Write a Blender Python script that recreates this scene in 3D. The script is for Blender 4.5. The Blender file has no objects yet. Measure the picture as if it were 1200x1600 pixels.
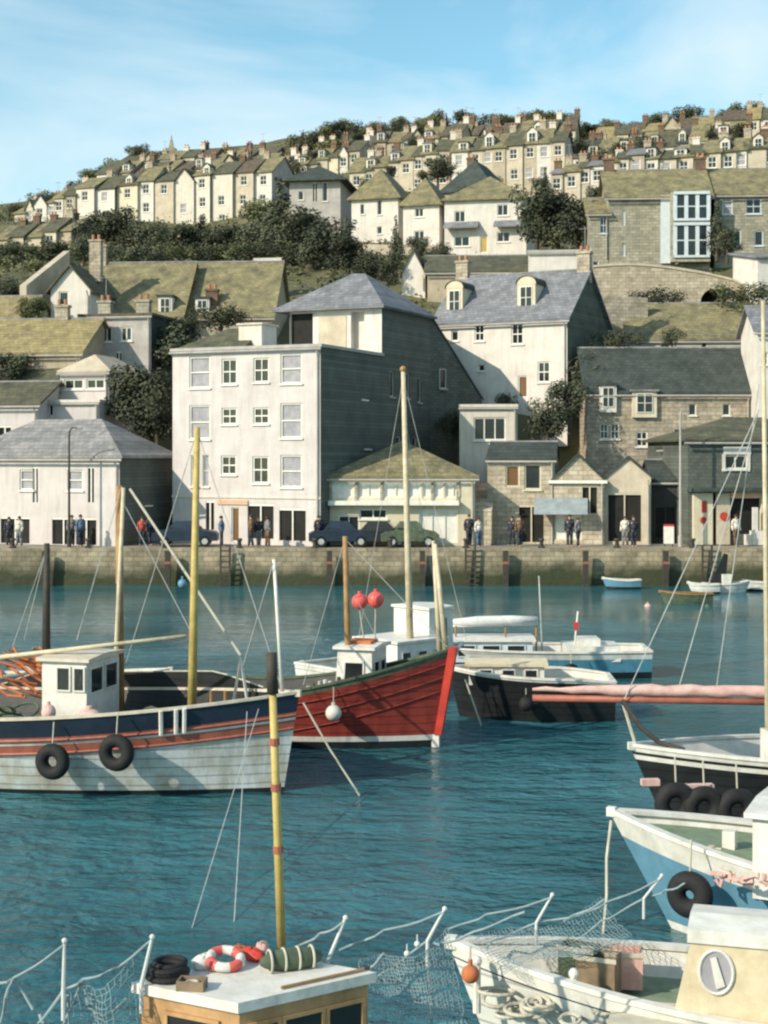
import bpy, math, random
from mathutils import Vector, Matrix
R = math.radians
random.seed(7)
S = bpy.context.scene
COL = S.collection

# ---------------- camera ----------------
F, HC, HY = 2320.0, 7.0, 712.0          # focal length in pixels of the 1200x1600 photo, eye height, horizon row
cam = bpy.data.cameras.new('camera'); co = bpy.data.objects.new('camera', cam); COL.objects.link(co)
co.location = (0, 0, HC); co.rotation_euler = (R(90), 0, 0)
cam.sensor_fit = 'VERTICAL'; cam.sensor_height = 24; cam.lens = F/1600*24
cam.shift_y = -88/1600
cam.clip_start = .3; cam.clip_end = 6000
S.camera = co
S.render.resolution_x = 768; S.render.resolution_y = 1024

# ---------------- sky, sun, exposure ----------------
SUN = Vector((-0.76, -0.54, 0.56)).normalized()
w = bpy.data.worlds.new('World'); S.world = w; w.use_nodes = True
nt = w.node_tree; N = nt.nodes; Lk = nt.links; N.clear()
out = N.new('ShaderNodeOutputWorld'); bg = N.new('ShaderNodeBackground')
sky = N.new('ShaderNodeTexSky'); sky.sky_type = 'NISHITA'; sky.sun_disc = False
sky.sun_elevation = math.asin(SUN.z); sky.sun_rotation = math.atan2(SUN.x, SUN.y)
sky.altitude = 0; sky.air_density = 1.0; sky.dust_density = .6; sky.ozone_density = 2.0
tint = N.new('ShaderNodeMix'); tint.data_type = 'RGBA'; tint.blend_type = 'MULTIPLY'; tint.inputs[0].default_value = 1
tint.inputs[7].default_value = (1.10, 1.42, 1.24, 1)
Lk.new(sky.outputs[0], tint.inputs[6])
tc = N.new('ShaderNodeTexCoord'); mp = N.new('ShaderNodeMapping'); mp.inputs['Scale'].default_value = (1.5, 1.5, 3.6)
mp.inputs['Location'].default_value = (.15, 0, .1)
no = N.new('ShaderNodeTexNoise'); no.inputs['Scale'].default_value = 2.1; no.inputs['Detail'].default_value = 7; no.inputs['Roughness'].default_value = .52
no.inputs['Distortion'].default_value = .5
cr = N.new('ShaderNodeValToRGB'); cr.color_ramp.elements[0].position = .43; cr.color_ramp.elements[1].position = .66
cr.color_ramp.elements[0].color = (0, 0, 0, 1); cr.color_ramp.elements[1].color = (.85, .85, .85, 1)
Lk.new(tc.outputs['Generated'], mp.inputs[0]); Lk.new(mp.outputs[0], no.inputs['Vector']); Lk.new(no.outputs['Fac'], cr.inputs[0])
mx = N.new('ShaderNodeMix'); mx.data_type = 'RGBA'; mx.inputs[7].default_value = (5.2, 6.3, 6.8, 1)
Lk.new(cr.outputs[0], mx.inputs[0]); Lk.new(tint.outputs[2], mx.inputs[6])
Lk.new(mx.outputs[2], bg.inputs[0]); bg.inputs[1].default_value = 0.14
Lk.new(bg.outputs[0], out.inputs[0])
sl = bpy.data.lights.new('sun', 'SUN'); sl.energy = 5.0; sl.angle = R(.5); sl.color = (1, .90, .73)
so = bpy.data.objects.new('sun', sl); COL.objects.link(so); so.rotation_euler = (-SUN).to_track_quat('-Z', 'Y').to_euler(); so.location = (0, 0, 50)
S.view_settings.view_transform = 'Standard'; S.view_settings.look = 'None'; S.view_settings.gamma = 1; S.view_settings.use_curve_mapping = False
S.view_settings.exposure = 0.12
try:
    S.cycles.filter_width = 2.3
    S.cycles.max_bounces = 5; S.cycles.diffuse_bounces = 2; S.cycles.glossy_bounces = 3
except Exception: pass

def P(px, py, d): return Vector(((px-600)/F*d, d, HC+(HY-py)/F*d))

# ---------------- materials ----------------
def mat(name, col, col2=None, scale=2.0, rough=.8, bump=0.0, bscale=None, kind='noise', metal=0, spec=.3, stretch=None, lo=.35, hi=.65, coord='Object', detail=6, streak=0, vary=0):
    m = bpy.data.materials.new(name); m.use_nodes = True
    t = m.node_tree; n = t.nodes; l = t.links
    b = n['Principled BSDF']; b.inputs['Roughness'].default_value = rough; b.inputs['Metallic'].default_value = metal
    b.inputs['Specular IOR Level'].default_value = spec
    c = n.new('ShaderNodeTexCoord'); mp = n.new('ShaderNodeMapping'); l.new(c.outputs[coord], mp.inputs[0])
    if stretch: mp.inputs['Scale'].default_value = stretch
    if col2 is None: col2 = tuple(x*.8 for x in col)
    tx = n.new('ShaderNodeTexNoise'); tx.inputs['Scale'].default_value = scale; tx.inputs['Detail'].default_value = detail; tx.inputs['Roughness'].default_value = .65
    l.new(mp.outputs[0], tx.inputs['Vector'])
    r = n.new('ShaderNodeValToRGB'); r.color_ramp.elements[0].position = lo; r.color_ramp.elements[1].position = hi
    r.color_ramp.elements[0].color = (*col2, 1); r.color_ramp.elements[1].color = (*col, 1)
    l.new(tx.outputs['Fac'], r.inputs[0]); last = r.outputs[0]; hsrc = tx.outputs['Fac']
    if streak:   # rain and rust streaks running down the surface
        mp3 = n.new('ShaderNodeMapping'); mp3.inputs['Scale'].default_value = (2.6, 2.6, .28); l.new(c.outputs['Object'], mp3.inputs[0])
        t3 = n.new('ShaderNodeTexNoise'); t3.inputs['Scale'].default_value = 1.0; t3.inputs['Detail'].default_value = 7; t3.inputs['Roughness'].default_value = .7; l.new(mp3.outputs[0], t3.inputs['Vector'])
        r3 = n.new('ShaderNodeValToRGB'); r3.color_ramp.elements[0].position = .47; r3.color_ramp.elements[1].position = .72; r3.color_ramp.elements[1].color = (streak, streak, streak, 1); r3.color_ramp.elements[0].color = (0, 0, 0, 1)
        l.new(t3.outputs['Fac'], r3.inputs[0])
        m3 = n.new('ShaderNodeMix'); m3.data_type = 'RGBA'; l.new(r3.outputs[0], m3.inputs[0]); l.new(last, m3.inputs[6]); m3.inputs[7].default_value = (col[0]*.46, col[1]*.42, col[2]*.36, 1); last = m3.outputs[2]
    if vary:
        oi = n.new('ShaderNodeObjectInfo'); mv = n.new('ShaderNodeMapRange'); mv.inputs['To Min'].default_value = 1-vary*.5; mv.inputs['To Max'].default_value = 1+vary; l.new(oi.outputs['Random'], mv.inputs[0])
        hs = n.new('ShaderNodeHueSaturation'); l.new(mv.outputs[0], hs.inputs['Value']); l.new(last, hs.inputs['Color']); last = hs.outputs[0]
    if kind in ('stone', 'slate', 'brick'):
        br = n.new('ShaderNodeTexBrick')
        bw, bh, mo = {'stone': (.55, .26, .02), 'slate': (.32, .2, .012), 'brick': (.3, .1, .012)}[kind]
        br.inputs['Scale'].default_value = 1; br.inputs['Brick Width'].default_value = bw; br.inputs['Row Height'].default_value = bh; br.inputs['Mortar Size'].default_value = mo
        br.inputs['Color1'].default_value = (1, 1, 1, 1); br.inputs['Color2'].default_value = (.62, .62, .62, 1); br.inputs['Mortar'].default_value = (.4, .4, .4, 1) if kind != 'slate' else (.35, .35, .35, 1)
        # wall coordinates: (x+y, z)
        sx = n.new('ShaderNodeSeparateXYZ'); l.new(c.outputs['Object'], sx.inputs[0])
        ad = n.new('ShaderNodeMath'); l.new(sx.outputs[0], ad.inputs[0]); 
        if kind != 'slate': l.new(sx.outputs[1], ad.inputs[1])
        else: ad.inputs[1].default_value = 0
        cb = n.new('ShaderNodeCombineXYZ'); l.new(ad.outputs[0], cb.inputs[0]); l.new(sx.outputs[2], cb.inputs[1]); l.new(cb.outputs[0], br.inputs['Vector'])
        mm = n.new('ShaderNodeMix'); mm.data_type = 'RGBA'; mm.blend_type = 'MULTIPLY'; mm.inputs[0].default_value = .8
        l.new(last, mm.inputs[6]); l.new(br.outputs[0], mm.inputs[7]); last = mm.outputs[2]
    if kind == 'plank':
        wv = n.new('ShaderNodeTexWave'); wv.bands_direction = 'Z'; wv.inputs['Scale'].default_value = 1.6; wv.inputs['Distortion'].default_value = .6; wv.inputs['Detail'].default_value = 1
        l.new(c.outputs['Object'], wv.inputs['Vector'])
        r2 = n.new('ShaderNodeValToRGB'); r2.color_ramp.elements[0].position = 0; r2.color_ramp.elements[1].position = .12
        r2.color_ramp.elements[0].color = (.45, .45, .45, 1); l.new(wv.outputs['Fac'], r2.inputs[0])
        mm = n.new('ShaderNodeMix'); mm.data_type = 'RGBA'; mm.blend_type = 'MULTIPLY'; mm.inputs[0].default_value = .8
        l.new(last, mm.inputs[6]); l.new(r2.outputs[0], mm.inputs[7]); last = mm.outputs[2]
    l.new(last, b.inputs['Base Color'])
    if bump:
        t2 = n.new('ShaderNodeTexNoise'); t2.inputs['Scale'].default_value = bscale or scale*4; t2.inputs['Detail'].default_value = 4
        l.new(mp.outputs[0], t2.inputs['Vector'])
        bp = n.new('ShaderNodeBump'); bp.inputs['Strength'].default_value = bump; bp.inputs['Distance'].default_value = .05
        l.new(t2.outputs['Fac'], bp.inputs['Height']); l.new(bp.outputs[0], b.inputs['Normal'])
    return m

M = dict(
 white=mat('white_render', (.66, .61, .555), (.54, .49, .44), .9, bump=.2, lo=.3, hi=.55, streak=.36),
 offwhite=mat('offwhite_render', (.66, .60, .53), (.55, .49, .41), .8, bump=.2, streak=.36),
 pinkwhite=mat('pinkish_render', (.61, .555, .535), (.51, .455, .435), .8, bump=.2, streak=.36),
 cream=mat('cream_render', (.66, .59, .46), (.56, .48, .33), .8, bump=.2, streak=.36),
 beige=mat('beige_render', (.58, .50, .39), (.42, .35, .26), .8, bump=.3, streak=.36),
 tan=mat('tan_render', (.48, .40, .30), (.34, .28, .2), 1., bump=.3, streak=.36),
 stone=mat('rubble_stone', (.54, .46, .35), (.31, .26, .20), 1.6, kind='stone', bump=.6),
 warmstone=mat('warm_stone', (.62, .53, .41), (.38, .31, .22), 1.4, kind='stone', bump=.6),
 greystone=mat('grey_stone', (.44, .40, .31), (.27, .25, .19), 1.4, kind='stone', bump=.6),
 greywall=mat('grey_render', (.46, .43, .40), (.34, .31, .29), 1., bump=.3, streak=.36),
 darkwall=mat('slate_hung_and_shade_wall', (.145, .155, .135), (.10, .11, .095), .7, kind='slate', bump=.4),  # slate hanging; on house flanks its dark tone paints their shade
 tarshade=mat('tar_and_shade_wall', (.05, .052, .05), (.028, .03, .028), .8, bump=.4),
 slate=mat('blue_grey_slate', (.27, .27, .29), (.17, .175, .19), 1.2, kind='slate', bump=.5),
 paleslate=mat('pale_slate', (.34, .32, .31), (.21, .21, .21), 1.2, kind='slate', bump=.5),
 darkslate=mat('dark_slate', (.075, .09, .08), (.045, .055, .05), 1., kind='slate', bump=.5),
 olive=mat('lichen_slate', (.31, .265, .14), (.155, .14, .085), 1.0, kind='slate', bump=.6),
 oliveyellow=mat('yellow_lichen_slate', (.40, .32, .15), (.23, .19, .10), 1.1, kind='slate', bump=.6),
 olivedark=mat('mossy_slate', (.15, .14, .085), (.075, .078, .055), 1.1, kind='slate', bump=.6),
 brownroof=mat('brown_tile', (.17, .13, .09), (.09, .075, .055), 1.4, kind='slate', bump=.6),
 frame=mat('white_paint', (.78, .75, .68), (.66, .62, .54), 3, rough=.5),
 bluetrim=mat('pale_blue_paint', (.60, .64, .66), (.48, .54, .58), 3, rough=.5),
 glass=mat('dark_glass', (.025, .03, .032), (.012, .016, .018), 1.3, rough=.12, spec=.5),
 blind=mat('drawn_blind', (.36, .34, .36), (.25, .24, .26), 3, rough=.6),
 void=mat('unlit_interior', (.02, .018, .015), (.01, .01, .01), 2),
 doorbrown=mat('brown_door', (.17, .09, .04), None, 3, rough=.5),
 dooryellow=mat('ochre_door', (.5, .34, .1), None, 3, rough=.5),
 brickch=mat('chimney_brick', (.24, .15, .1), (.13, .09, .065), 2, kind='brick', bump=.5),
 pot=mat('terracotta', (.42, .2, .11), None, 4),
 orange=mat('orange_fascia', (.62, .33, .18), (.55, .4, .3), 2.5),
 red=mat('red_paint', (.55, .06, .035), (.4, .04, .03), 3, rough=.45),
 awning=mat('grey_canvas', (.3, .33, .34), (.2, .23, .24), 2),
 road=mat('quay_paving', (.33, .29, .24), (.22, .19, .16), .5, bump=.4),
 trunk=mat('bark', (.1, .08, .055), (.05, .04, .03), 3, bump=.6),
)
def leafmat(name, a, b_, scale=.55):
    m = mat(name, a, b_, scale, rough=.7, lo=.38, hi=.62, coord='Object', spec=.15, vary=.55); return m
M['leaf_dark'] = leafmat('dark_foliage', (.10, .105, .062), (.034, .042, .030))
M['shadeflank'] = mat('green_slate_and_shade', (.13, .15, .115), (.08, .095, .08), .8, kind='slate', bump=.4)  # slate tone kept dark so right flanks carry painted shade
M['leaf_mid'] = leafmat('green_foliage', (.145, .15, .07), (.05, .062, .035))
M['leaf_olive'] = leafmat('olive_foliage', (.16, .15, .06), (.07, .075, .035))
M['leaf_under'] = leafmat('undergrowth_foliage', (.15, .14, .07), (.05, .058, .034), .12)

# ---------------- mesh helpers ----------------
class MB:
    def __init__(s): s.v = []; s.f = []; s.m = []; s.T = None
    def add(s, vs, fs, m=0):
        o = len(s.v)
        if s.T is not None: vs = [s.T @ Vector(v) for v in vs]
        s.v += [tuple(v) for v in vs]
        for f in fs: s.f.append([i+o for i in f]); s.m.append(m)
    def box(s, x0, x1, y0, y1, z0, z1, m=0):
        s.add([(x0,y0,z0),(x1,y0,z0),(x1,y1,z0),(x0,y1,z0),(x0,y0,z1),(x1,y0,z1),(x1,y1,z1),(x0,y1,z1)],
              [(3,2,1,0),(4,5,6,7),(0,1,5,4),(1,2,6,5),(2,3,7,6),(3,0,4,7)], m)
        return s
    def quad(s, a, b, c, d, m=0): s.add([a,b,c,d], [(0,1,2,3)], m)
    def poly(s, pts, m=0): s.add(pts, [tuple(range(len(pts)))], m)
    def tube(s, pts, r, n=8, m=0, cap=True):
        pts = [Vector(p) for p in pts]; k = len(pts)
        rs = r if isinstance(r, (list, tuple)) else [r]*k
        vs = []; fs = []
        up = None
        for i, p in enumerate(pts):
            d = (pts[min(i+1, k-1)]-pts[max(i-1, 0)]).normalized()
            if up is None:
                up = Vector((0, 0, 1)) if abs(d.z) < .9 else Vector((1, 0, 0))
            a = d.cross(up).normalized(); b = a.cross(d).normalized(); up = b
            for j in range(n):
                t = 2*math.pi*j/n; vs.append(p+(a*math.cos(t)+b*math.sin(t))*rs[i])
        for i in range(k-1):
            for j in range(n):
                j2 = (j+1) % n; fs.append((i*n+j, i*n+j2, (i+1)*n+j2, (i+1)*n+j))
        if cap: fs.append(tuple(range(n))[::-1]); fs.append(tuple((k-1)*n+j for j in range(n)))
        s.add(vs, fs, m); return s
    def ball(s, c, r, m=0, nu=12, nv=8, sc=(1, 1, 1)):
        vs = []; fs = []
        for i in range(nv+1):
            a = math.pi*i/nv
            for j in range(nu):
                b = 2*math.pi*j/nu
                vs.append((c[0]+r*sc[0]*math.sin(a)*math.cos(b), c[1]+r*sc[1]*math.sin(a)*math.sin(b), c[2]+r*sc[2]*math.cos(a)))
        for i in range(nv):
            for j in range(nu):
                fs.append((i*nu+j, (i+1)*nu+j, (i+1)*nu+(j+1) % nu, i*nu+(j+1) % nu))
        s.add(vs, fs, m); return s
    def torus(s, c, R0, r, axis='y', m=0, nu=24, nv=10, mtx=None):
        vs = []; fs = []
        for i in range(nu):
            a = 2*math.pi*i/nu
            for j in range(nv):
                b = 2*math.pi*j/nv; q = R0+r*math.cos(b)
                p = Vector((q*math.cos(a), r*math.sin(b), q*math.sin(a))) if axis == 'y' else Vector((q*math.cos(a), q*math.sin(a), r*math.sin(b)))
                if mtx: p = mtx @ p
                vs.append(p+Vector(c))
        for i in range(nu):
            for j in range(nv):
                fs.append((i*nv+j, i*nv+(j+1) % nv, ((i+1) % nu)*nv+(j+1) % nv, ((i+1) % nu)*nv+j))
        s.add(vs, fs, m); return s
    def build(s, name, mats, parent=None, smooth=False, loc=None, mesh=False):
        me = bpy.data.meshes.new(name); me.from_pydata(s.v, [], s.f)
        if not isinstance(mats, (list, tuple)): mats = [mats]
        for q in mats: me.materials.append(q)
        if len(mats) > 1: me.polygons.foreach_set('material_index', s.m)
        if smooth: me.polygons.foreach_set('use_smooth', [True]*len(me.polygons))
        me.update()
        if mesh: return me
        o = bpy.data.objects.new(name, me); COL.objects.link(o)
        if parent: o.parent = parent
        if loc: o.location = loc
        return o
def tag(o, label=None, cat=None, group=None, kind=None):
    if label: o['label'] = label
    if cat: o['category'] = cat
    if group: o['group'] = group
    if kind: o['kind'] = kind
    return o
def thing(name, label, cat, loc=(0, 0, 0), rz=0, group=None):
    o = bpy.data.objects.new(name, None); COL.objects.link(o); o.location = loc; o.rotation_euler = (0, 0, rz); o.empty_display_size = .3
    return tag(o, label, cat, group)

# ---------------- setting ----------------
KD = [97.0, 99, 103, 108, 115, 127, 150, 180, 215, 255, 290, 330]
KU = [0, 300, 600, 900, 1200]
KP = [[832, 690, 640, 595, 540, 480, 425, 395, 350, 338, 322, 322],
      [832, 650, 620, 585, 530, 460, 415, 390, 352, 275, 238, 236],
      [832, 650, 620, 580, 520, 450, 388, 345, 290, 240, 206, 204],
      [832, 650, 610, 565, 500, 425, 400, 345, 300, 255, 206, 204],
      [832, 650, 610, 565, 500, 420, 380, 330, 275, 235, 185, 180]]
def groundpy(u, d):
    def row(r):
        if d <= KD[0]: return r[0]
        for i in range(len(KD)-1):
            if d <= KD[i+1]:
                t = (d-KD[i])/(KD[i+1]-KD[i]); return r[i]*(1-t)+r[i+1]*t
        return r[-1]
    if u <= 0: return row(KP[0])+min(130, -u*.12)
    if u >= 1200: return row(KP[-1])-min(60, (u-1200)*.05)
    i = min(3, int(u//300)); t = (u-300*i)/300; t = t*t*(3-2*t)
    return row(KP[i])*(1-t)+row(KP[i+1])*t
def groundz(x, y):
    d = min(y, 330.0); u = 600+x/y*F
    return max(2.0 if y > 97 else 0, HC+(HY-groundpy(u, d))/F*d)
def hill():
    ds = [96.9, 97.3, 98, 99, 100, 101.5]+[103+2.2*i for i in range(int((335-103)/2.2))]+[345, 370, 420, 500, 700]
    us = [-2600+i*40 for i in range(int(6400/40))]
    vs = []; fs = []; rr = random.Random(3)
    for d in ds:
        for u in us:
            x = (u-600)/F*d; z = groundz(x, d)
            if d > 104: z += rr.uniform(-.3, .3)+.7*math.sin(x*.13+d*.07)*math.cos(d*.11-x*.05)*min(1, (d-104)/30)*.6
            if d > 335: z -= (d-335)*.03
            vs.append((x, d, z))
    n = len(us)
    for i in range(len(ds)-1):
        for j in range(n-1):
            fs.append((i*n+j, i*n+j+1, (i+1)*n+j+1, (i+1)*n+j))
    b = MB(); b.add(vs, fs)
    g = mat('hillside_grass', (.17, .155, .075), (.06, .062, .035), .07, bump=.5, bscale=1.5, lo=.35, hi=.7)
    tag(b.build('hillside', g, smooth=True), kind='structure')
hill()
def water():
    m = bpy.data.materials.new('harbour_water'); m.use_nodes = True; t = m.node_tree; n = t.nodes; l = t.links
    b = n['Principled BSDF']; b.inputs['Roughness'].default_value = .12; b.inputs['IOR'].default_value = 1.33
    c = n.new('ShaderNodeTexCoord')
    def noise(sc, stretch, det=3):
        mp = n.new('ShaderNodeMapping'); mp.inputs['Scale'].default_value = stretch; mp.inputs['Rotation'].default_value = (0, 0, R(8))
        l.new(c.outputs['Object'], mp.inputs[0]); q = n.new('ShaderNodeTexNoise'); q.inputs['Scale'].default_value = sc; q.inputs['Detail'].default_value = det
        q.inputs['Distortion'].default_value = .4
        l.new(mp.outputs[0], q.inputs['Vector']); return q
    big = noise(.10, (1, 2.2, 1), 3)
    r = n.new('ShaderNodeValToRGB'); r.color_ramp.elements[0].position = .35; r.color_ramp.elements[1].position = .68
    r.color_ramp.elements[0].color = (.016, .085, .104, 1); r.color_ramp.elements[1].color = (.045, .155, .185, 1)
    l.new(big.outputs['Fac'], r.inputs[0]); l.new(r.outputs[0], b.inputs['Base Color'])
    w1 = noise(.8, (1, 1.9, 1), 4); w2 = noise(2.9, (1, 1.6, 1), 5)
    a = n.new('ShaderNodeMath'); a.operation = 'MULTIPLY_ADD'; a.inputs[1].default_value = .32; l.new(w2.outputs['Fac'], a.inputs[0]); l.new(w1.outputs['Fac'], a.inputs[2])
    bp = n.new('ShaderNodeBump'); bp.inputs['Strength'].default_value = 1; bp.inputs['Distance'].default_value = .42
    # calm patches, and slacker water in the lee of the quay
    pn = noise(.06, (1, 2.0, 1), 3); sx = n.new('ShaderNodeSeparateXYZ'); l.new(c.outputs['Object'], sx.inputs[0])
    lee = n.new('ShaderNodeMapRange'); lee.inputs['From Min'].default_value = 38; lee.inputs['From Max'].default_value = 66; lee.inputs['To Min'].default_value = 1; lee.inputs['To Max'].default_value = .10; l.new(sx.outputs[1], lee.inputs[0])
    pr = n.new('ShaderNodeMapRange'); pr.inputs['From Min'].default_value = .36; pr.inputs['From Max'].default_value = .58; pr.inputs['To Min'].default_value = .45; pr.inputs['To Max'].default_value = 1.1; l.new(pn.outputs['Fac'], pr.inputs[0])
    mu = n.new('ShaderNodeMath'); mu.operation = 'MULTIPLY'; l.new(lee.outputs[0], mu.inputs[0]); l.new(pr.outputs[0], mu.inputs[1])
    md = n.new('ShaderNodeMath'); md.operation = 'MULTIPLY'; md.inputs[1].default_value = .42; l.new(mu.outputs[0], md.inputs[0]); l.new(md.outputs[0], bp.inputs['Distance'])
    l.new(a.outputs[0], bp.inputs['Height']); l.new(bp.outputs[0], b.inputs['Normal'])
    mb = MB(); mb.quad((-900, -300, 0), (900, -300, 0), (900, 80.6, 0), (-900, 80.6, 0))
    tag(mb.build('harbour_water', m), kind='structure')
water()
def quay():
    m = mat('quay_stone', (.50, .42, .29), (.20, .165, .115), .9, kind='stone', bump=.9, streak=.6, lo=.3, hi=.7)
    # tidal weed band on the lower metre of the wall (a real growth, by height)
    t = m.node_tree; n = t.nodes; l = t.links; b = n['Principled BSDF']
    src = b.inputs['Base Color'].links[0].from_socket
    c = n.new('ShaderNodeTexCoord'); sx = n.new('ShaderNodeSeparateXYZ'); l.new(c.outputs['Object'], sx.inputs[0])
    no = n.new('ShaderNodeTexNoise'); no.inputs['Scale'].default_value = .5; no.inputs['Detail'].default_value = 6; l.new(c.outputs['Object'], no.inputs['Vector'])
    a = n.new('ShaderNodeMath'); a.operation = 'MULTIPLY_ADD'; a.inputs[1].default_value = 1.9; l.new(no.outputs['Fac'], a.inputs[0]); l.new(sx.outputs[2], a.inputs[2])
    r = n.new('ShaderNodeValToRGB'); r.color_ramp.elements[0].position = .0; r.color_ramp.elements[1].position = 1
    mr = n.new('ShaderNodeMapRange'); mr.inputs['From Min'].default_value = 1.5; mr.inputs['From Max'].default_value = 2.3
    l.new(a.outputs[0], mr.inputs[0])
    mm = n.new('ShaderNodeMix'); mm.data_type = 'RGBA'; mm.inputs[6].default_value = (.045, .05, .025, 1); l.new(src, mm.inputs[7]); l.new(mr.outputs[0], mm.inputs[0])
    l.new(mm.outputs[2], b.inputs['Base Color'])
    mb = MB(); mb.box(-260, 260, 80.3, 97.2, -2, 1.98)
    tag(mb.build('quay', M['road']), kind='structure')
    mb = MB()
    rr = random.Random(5); xs = [-260+2.0*i for i in range(261)]
    off = [rr.uniform(-.12, .12) for _ in xs]
    for i in range(len(xs)-1):
        y0 = 80.0+off[i]; y1 = 80.0+off[i+1]
        mb.quad((xs[i], y0-.1, -2), (xs[i+1], y1-.1, -2), (xs[i+1], y1+.1, 2.0), (xs[i], y0+.1, 2.0))
        mb.quad((xs[i], y0+.1, 2.0), (xs[i+1], y1+.1, 2.0), (xs[i+1], 80.9, 2.0), (xs[i], 80.9, 2.0))
    tag(mb.build('quay_wall', m), 'long stone quay wall with a dark weed band above the water', 'wall')
quay()

# ---------------- houses ----------------
def wallface(mb, x0, x1, z0, z1, ops, T, m=0, rev=.16):
    """front face at local y=0 (T maps it) with real openings and reveals"""
    xs = sorted({x0, x1, *[min(max(v, x0), x1) for o in ops for v in (o[0], o[1])]}); zs = sorted({z0, z1, *[min(max(v, z0), z1) for o in ops for v in (o[2], o[3])]})
    for i in range(len(xs)-1):
        for j in range(len(zs)-1):
            cx = (xs[i]+xs[i+1])/2; cz = (zs[j]+zs[j+1])/2
            if xs[i+1]-xs[i] < 1e-5 or zs[j+1]-zs[j] < 1e-5: continue
            if any(o[0] < cx < o[1] and o[2] < cz < o[3] for o in ops): continue
            mb.quad(T @ Vector((xs[i], 0, zs[j])), T @ Vector((xs[i+1], 0, zs[j])), T @ Vector((xs[i+1], 0, zs[j+1])), T @ Vector((xs[i], 0, zs[j+1])), m)
    for a, b, c, d in ops:
        for q in (((a,0,c),(a,rev,c),(a,rev,d),(a,0,d)), ((b,0,c),(b,0,d),(b,rev,d),(b,rev,c)), ((a,0,c),(b,0,c),(b,rev,c),(a,rev,c)), ((a,0,d),(a,rev,d),(b,rev,d),(b,0,d)), ((a,rev,c),(b,rev,c),(b,rev,d),(a,rev,d))):
            mb.quad(*[T @ Vector(p) for p in q], m)
def window(T, a, b, c, d, kind, parent, fine=True, trim='frame'):
    """kind: s sash, t two-light, b blind, d door, y yellow door, v void/shop, g plain glass, w white shutter"""
    w_, h_ = b-a, d-c; fr = MB(); fr.T = T; y0, y1 = .06, .13
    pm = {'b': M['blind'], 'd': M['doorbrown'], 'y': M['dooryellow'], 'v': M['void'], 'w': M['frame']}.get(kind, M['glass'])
    t = min(.09, w_*.12)
    if kind not in 'v':
        fr.box(a, a+t, y0, y1, c, d); fr.box(b-t, b, y0, y1, c, d); fr.box(a+t, b-t, y0, y1, c, c+t); fr.box(a+t, b-t, y0, y1, d-t, d)
        if kind in 'sb': fr.box(a+t, b-t, y0+.01, y1-.01, (c+d)/2-t*.4, (c+d)/2+t*.4)
        if kind in 's': fr.box((a+b)/2-t*.3, (a+b)/2+t*.3, y0+.02, y1-.02, c+t, d-t)
        if kind in 'tw':
            k = max(2, round(w_/.8))
            for i in range(1, k): x = a+w_*i/k; fr.box(x-t*.4, x+t*.4, y0+.02, y1-.02, c+t, d-t)
        if kind not in 'dyw': fr.box(a-.07, b+.07, -.09, .05, c-.09, c-.002)
    else:
        fr.box(a, b, .02, .1, d-.12, d-.003); fr.box((a+b)/2-.04, (a+b)/2+.04, .03, .09, c, d-.12)
    pn = MB(); pn.T = T; pn.box(a+.004, b-.004, .133, .15, c+.004, d-.004)
    if fine:
        f = fr.build('door_frame' if kind in 'dy' else 'shop_front' if kind == 'v' else 'window', M[trim], parent)
        pn.build('door' if kind in 'dy' else 'opening' if kind == 'v' else 'pane', pm, f)
    else:
        k = len(fr.f); fr.add(pn.v, pn.f, 1) if T is None else None
        if T is not None:
            Ts = fr.T; fr.T = None; fr.add(pn.v, pn.f, 1); fr.T = Ts
        fr.build('window', [M[trim], pm], parent)
AR = random.Random(41)
def chimney(roof, x, y, z0, z1, m='brickch', w_=.9, t=.55, pots=2):
    b = MB(); b.box(x-w_/2, x+w_/2, y-t/2, y+t/2, z0, z1); b.box(x-w_/2-.07, x+w_/2+.07, y-t/2-.07, y+t/2+.07, z1+.002, z1+.16)
    for i in range(pots):
        px = x+(i-(pots-1)/2)*w_*.5; b.tube([(px, y, z1+.16), (px, y, z1+.55)], .12, 8, 1)
    ch_ = b.build('chimney', [M[m], M['pot']], roof)
    if AR.random() < .3:
        k = MB(); k.tube([(x, y+.1, z1+.1), (x, y+.1, z1+1.9)], .025, 4); k.tube([(x-.45, y+.1, z1+1.75), (x+.45, y+.1, z1+1.75)], .015, 4)
        for q in (-.4, -.2, 0, .2, .4): k.tube([(x+q, y-.15, z1+1.76), (x+q, y+.35, z1+1.76)], .012, 4)
        k.build('aerial', M['greywall'], ch_)
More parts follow.
